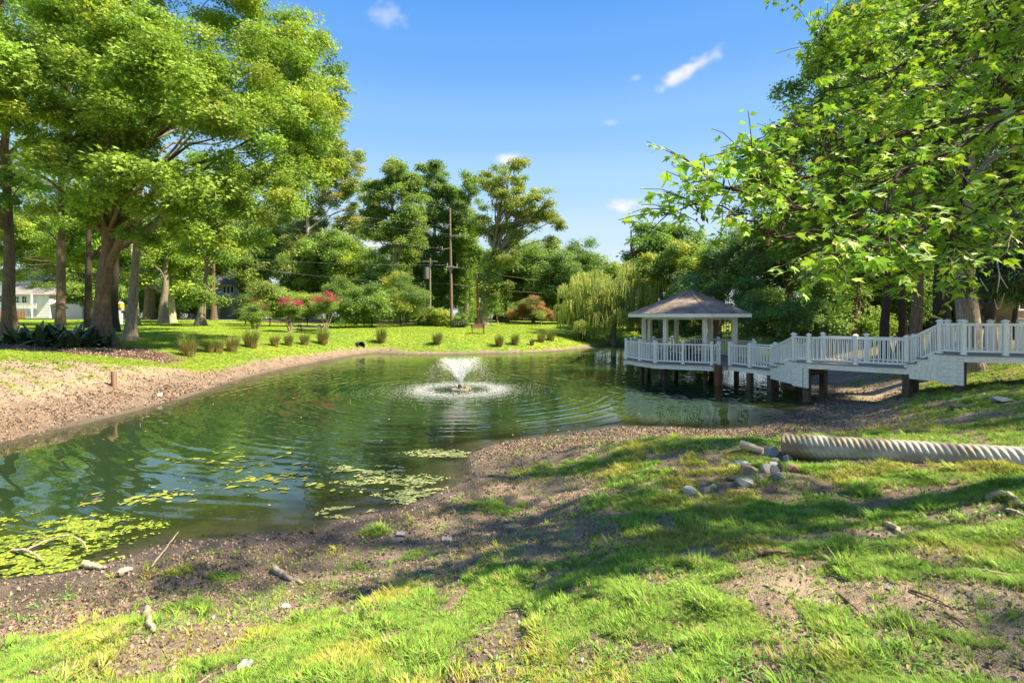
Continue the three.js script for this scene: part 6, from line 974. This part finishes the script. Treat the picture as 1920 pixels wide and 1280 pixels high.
{ // bare twigs that hang at the right edge before the dark evergreen
  const R = rng(990), D = 7.2, t = thing('dead_branch', 'bare pale twigs hanging at the right edge in front of the dark evergreen', 'branch', [PX(1925, D), PY(420, D), -D]), at = (x, y) => V(PX(x, D), PY(y, D), -D + (R() - 0.5) * 0.3), g = [];
  for (const [r, ...p] of [[0.016, [1990, 400], [1925, 410], [1895, 440], [1885, 480], [1872, 515], [1868, 550]], [0.01, [1905, 425], [1885, 450], [1870, 475], [1845, 495]], [0.008, [1872, 515], [1885, 540], [1895, 525]], [0.008, [1890, 460], [1850, 462], [1815, 478], [1790, 490]], [0.008, [1895, 440], [1910, 445], [1915, 465]], [0.006, [1868, 550], [1880, 580], [1876, 560]], [0.007, [1868, 545], [1850, 520], [1840, 535]], [0.007, [1880, 500], [1905, 505], [1930, 515]]]) { const c = new THREE.CatmullRomCurve3(p.map((q) => at(...q))).getPoints(14); g.push(limb(c, c.map((_, i) => r * (1 - 0.6 * i / 14)), 5)); }
  part(t, 'twigs', mergeGeometries(g), M.deadTwig);
}
// other trees of the right bank that stand outside the frame and shade it
[[500, [16.5, 8.2], [[3.6, 9.5, 4.2]], 'tall tree out on the right bank beyond the overhanging branches'], [501, [13.5, -3.5], [[0, 11, 3.6]], 'tall tree standing to the right of the viewpoint'], [502, [20, 12.2], [[0, 11, 4.6], [2, 14, 4.2]], 'tall tree at the right end of the boardwalk'], [503, [25, 18], [[0, 11, 5.2], [-1, 15, 4]], 'big tree right of the boardwalk']]
  .forEach(([seed, at, masses, label]) => { const [x, d] = at, y0 = landAt(x, d), k = Math.max(d, 1) / F; const R = rng(seed), t = thing('shade_tree', label, 'tree', [x, y0, -d]), ax = bend(V(x, y0 - 0.3, -d), V(x + 0.4, y0 + 15, -d), 0, 10, 0.25, R), w = [limb(ax, ax.map((_, i) => 0.34 - 0.028 * i), 12, 0.14, seed)], list = [];
    for (const [ox, oy, r] of masses) for (let n = 0; n < 15; n++) { const u = R() * 2 - 1, a = R() * 6.283, q = Math.sqrt(1 - u * u), rr = Math.pow(R(), 0.4) * r, p = V(x + ox + Math.cos(a) * q * rr, y0 + oy + u * rr * 0.9, -d + Math.sin(a) * q * rr); if (noise3(p.x * 0.5 + seed, p.y * 0.5, p.z * 0.5) < 0.42) continue; const m = bend(ax[Math.min(9, Math.max(3, Math.round((p.y - y0 - 1) / 1.5)))].clone(), p, 0.4, 5, 0.3, R); w.push(limb(m, m.map((_, i) => 0.07 * (1 - 0.85 * i / 5)), 5)); for (let i = 0; i < 9; i++) list.push([turnScale(R, V(p.x - x + (R() - 0.5) * 2.3, p.y - y0 + (R() - 0.5) * 1.2, p.z + d + (R() - 0.5) * 2.3), 0.5 + 0.25 * R()), tint(R, LEAF.mid, 0.25, LEAF.bright, 0.3)]); }
    part(t, 'trunk', mergeGeometries(w), M.barkBrown); inst(t, 'crown', CL.broad[0], M.leaf, list, 'stuff'); });

// ---------------------------------------------------------------- grass, leaf litter and clods
const inView = (x, d, y = 0.5) => d > 0.8 && Math.abs(x) < d * 1.06 + 0.6 && (EYE - y) / d < 0.78;
{
  const R = rng(1000), small = [bladeTuft(1001, 8, 0.3, 0.6, 0.042), bladeTuft(1002, 7, 0.34, 0.9, 0.055)], near = [[], []], far = [];
  for (let i = 0; i < 800000 && near[0].length + near[1].length < 250000; i++) {
    const d = 1.3 * Math.pow(22 / 1.3, Math.pow(R(), 0.8)), x = (R() * 2 - 1) * (d * 1.04 + 0.4);
    const q = landCover(x, d); if (q.w < 0.5 || q.s < 0.15) continue;
    const den = q.turf * lerp(0.35, 1, sstep(0.35, 0.55, q.n2)) + (q.sand < 0.3 ? 0.035 : 0.02) * (q.s > 0.5 ? 1 : 0);
    if (R() > den) continue;
    const y = landAt(x, d); if (!inView(x, d, y)) continue;
    const clump = noise2(x * 5, d * 5), s = (0.022 + 0.052 * Math.pow(R(), 3) * clump * clump * 2.4 + 0.02 * R()) * lerp(1.0, 1.5, sstep(4, 16, d)), yel = sstep(0.5, 0.7, q.n3 * 0.5 + noise2(x * 1.7 + 40, d * 1.7) * 0.5), dry = R() < 0.10 + 0.25 * yel;
    const c = dry ? tint(R, [0.42, 0.38, 0.14], 0.3) : tint(R, [lerp(0.25, 0.44, yel), lerp(0.43, 0.49, yel), 0.05], 0.3);
    near[i & 1].push([new THREE.Matrix4().compose(V(x, y - 0.004, -d), new THREE.Quaternion().setFromEuler(new THREE.Euler((R() - 0.5) * 0.5, R() * 6.28, (R() - 0.5) * 0.5)), V(s * 1.1, s, s * 1.1)), c]);
  }
  near.forEach((l, i) => tag(inst(scene, numbered('grass'), small[i], M.grass, l, 'stuff'), ['patchy bright green grass on the near bank', 'short blades mixed through the near bank grass'][i], 'grass'));
  const weed = leafCluster(1020, 9, 'long', 1.1, { tilt: 0.5, flat: 1.8, hang: -0.25 }), weeds = [];
  for (let i = 0; i < 60000 && weeds.length < 3000; i++) { const d = 1.6 * Math.pow(15 / 1.6, R()), x = (R() * 2 - 1) * d, q = landCover(x, d); if (q.w < 0.5 || q.s < 0.7 || q.sand > 0.5 || noise2(x * 1.9 + 9, d * 1.9) < 0.52 || R() > 0.4 + q.turf) continue; const y = landAt(x, d), s = 0.02 + 0.035 * R(); weeds.push([new THREE.Matrix4().compose(V(x, y + s * 0.45, -d), new THREE.Quaternion().setFromAxisAngle(V(0, 1, 0), R() * 6.28), V(s, s * 0.8, s)), tint(R, [0.17, 0.37, 0.05], 0.3)]); }
  tag(inst(scene, 'weeds', weed, M.grass, weeds, 'stuff'), 'low broad leaved weeds scattered through the near grass', 'weeds');
  const wide = bladeTuft(1003, 12, 0.5, 0.6, 0.05);
  for (let i = 0; i < 400000 && far.length < 130000; i++) {
    const d = 13 * Math.pow(72 / 13, R()), x = (R() * 2 - 1) * d * 1.02; if (x > 16) continue;
    const q = landCover(x, d); if (q.w > 0.5 || q.s < 0.25 || R() > q.turf) continue;
    const s = (0.035 + 0.04 * R()) * lerp(0.9, 1.4, sstep(20, 55, d)), y = landAt(x, d);
    far.push([new THREE.Matrix4().compose(V(x, y - 0.01, -d), new THREE.Quaternion().setFromAxisAngle(V(0, 1, 0), R() * 6.28), V(s * 2, s, s * 2)), tint(R, [0.33, 0.47, 0.04], 0.1, [0.4, 0.48, 0.05], 0.12)]);
  }
  tag(inst(scene, numbered('grass'), wide, M.grass, far, 'stuff'), 'smooth bright lawn grass on the far bank', 'grass');
  // fallen leaves, curled
  const curl = leafCluster(1010, 1, 'oval', 1, { tilt: 0.4 }); { const p = curl.attributes.position; for (let i = 0; i < p.count; i++) p.setY(i, p.getY(i) + 0.9 * Math.pow(p.getX(i) - 0.1, 2)); curl.computeVertexNormals(); } curl.center();
  const chip = leafCluster(1011, 1, 'long', 1, { tilt: 0.3 }); chip.center();
  const litter = [[], []];
  for (let i = 0; i < 900000 && litter[0].length + litter[1].length < 190000; i++) {
    const onFar = R() < 0.42, d = onFar ? 11 + 34 * R() * R() : 1.6 * Math.pow(20 / 1.6, Math.pow(R(), 0.75)), x = onFar ? -d * 1.02 + R() * d * 1.6 : (R() * 2 - 1) * (d * 1.04 + 0.4), q = landCover(x, d);
    if (q.s < 0.02 || (onFar && R() < 0.35)) continue;
    const den = q.litter * (0.12 + 1.0 * sstep(0.4, 0.58, q.n2 * 0.6 + q.n1 * 0.4)) + q.mud * 0.25 + q.sand * (q.w > 0.5 ? 0.06 : 0.12) + q.mulch * 0.5 + 0.05;
    if (R() > den) continue; const y = landAt(x, d); if (!inView(x, d, y)) continue;
    const s = (0.014 + 0.03 * R()) * lerp(0.9, 2.6, sstep(7, 22, d)), v = R(), c = v < 0.46 ? [0.24, 0.17, 0.125] : v < 0.64 ? [0.29, 0.21, 0.15] : v < 0.93 ? [0.14, 0.105, 0.085] : v < 0.975 ? [0.34, 0.29, 0.25] : [0.36, 0.14, 0.06];
    litter[i & 1].push([new THREE.Matrix4().compose(V(x, y + 0.006 + 0.012 * R(), -d), new THREE.Quaternion().setFromEuler(new THREE.Euler((R() - 0.5) * 0.8, R() * 6.28, (R() - 0.5) * 0.8)), V(s, s, s * (0.6 + 0.8 * R()))), tint(R, c, 0.3)]);
  }
  litter.forEach((l, i) => tag(inst(scene, numbered('leaf_litter'), [curl, chip][i], M.litter, l, 'stuff'), ['curled brown fallen leaves strewn along the banks', 'narrow dead leaf scraps and chips strewn along the banks'][i], 'leaves'));
  // dark seed balls and clods on the wet margin
  const ball = new THREE.IcosahedronGeometry(1, 1), bp = ball.attributes.position; for (let i = 0; i < bp.count; i++) { const k = 0.75 + 0.5 * noise3(bp.getX(i) * 4, bp.getY(i) * 4, bp.getZ(i) * 4); bp.setXYZ(i, bp.getX(i) * k, bp.getY(i) * k, bp.getZ(i) * k); } ball.computeVertexNormals();
  const balls = []; for (let i = 0; i < 60000 && balls.length < 1800; i++) { const d = 4 + 14 * R(), x = -6 + 17 * R(), q = landCover(x, d); if (q.w < 0.5 || q.s < -0.25 || q.s > 1.2 + (x < -1 ? 0.3 : 0) || R() > 0.25 + 0.75 * sstep(0.45, 0.6, q.n1)) continue; const y = Math.max(landAt(x, d), -0.01), s = 0.006 + 0.013 * R(); balls.push([new THREE.Matrix4().compose(V(x, y + s * 0.5, -d), new THREE.Quaternion(), V(s, s * (0.8 + 0.9 * R()), s)), tint(R, [0.045, 0.036, 0.03], 0.4)]); }
  tag(inst(scene, 'seed_balls', ball, std([1, 1, 1], 0.85), balls, 'stuff'), 'dark spiky seed balls and clods along the wet near margin', 'seed balls');
  const twigGeo = limb([V(-0.5, 0, 0), V(-0.15, 0.03, 0.03), V(0.2, 0.02, -0.03), V(0.5, 0.0, 0.02)], [0.02, 0.018, 0.014, 0.006], 5), twigs = [];
  for (let i = 0; i < 20000 && twigs.length < 900; i++) { const d = 1.8 * Math.pow(16 / 1.8, R()), x = (R() * 2 - 1) * d, q = landCover(x, d); if (q.w < 0.5 || q.s < 0.3) continue; const y = landAt(x, d), s = 0.06 + 0.2 * R() * R(); twigs.push([new THREE.Matrix4().compose(V(x, y + 0.012, -d), new THREE.Quaternion().setFromEuler(new THREE.Euler((R() - 0.5) * 0.2, R() * 6.28, (R() - 0.5) * 0.2)), V(s, s, s)), tint(R, [0.3, 0.22, 0.15], 0.4)]); }
  tag(inst(scene, 'fallen_twigs', twigGeo, std([1, 1, 1], 0.9), twigs, 'stuff'), 'small fallen twigs scattered over the near bank', 'twigs');
}

renderer.render(scene, camera);
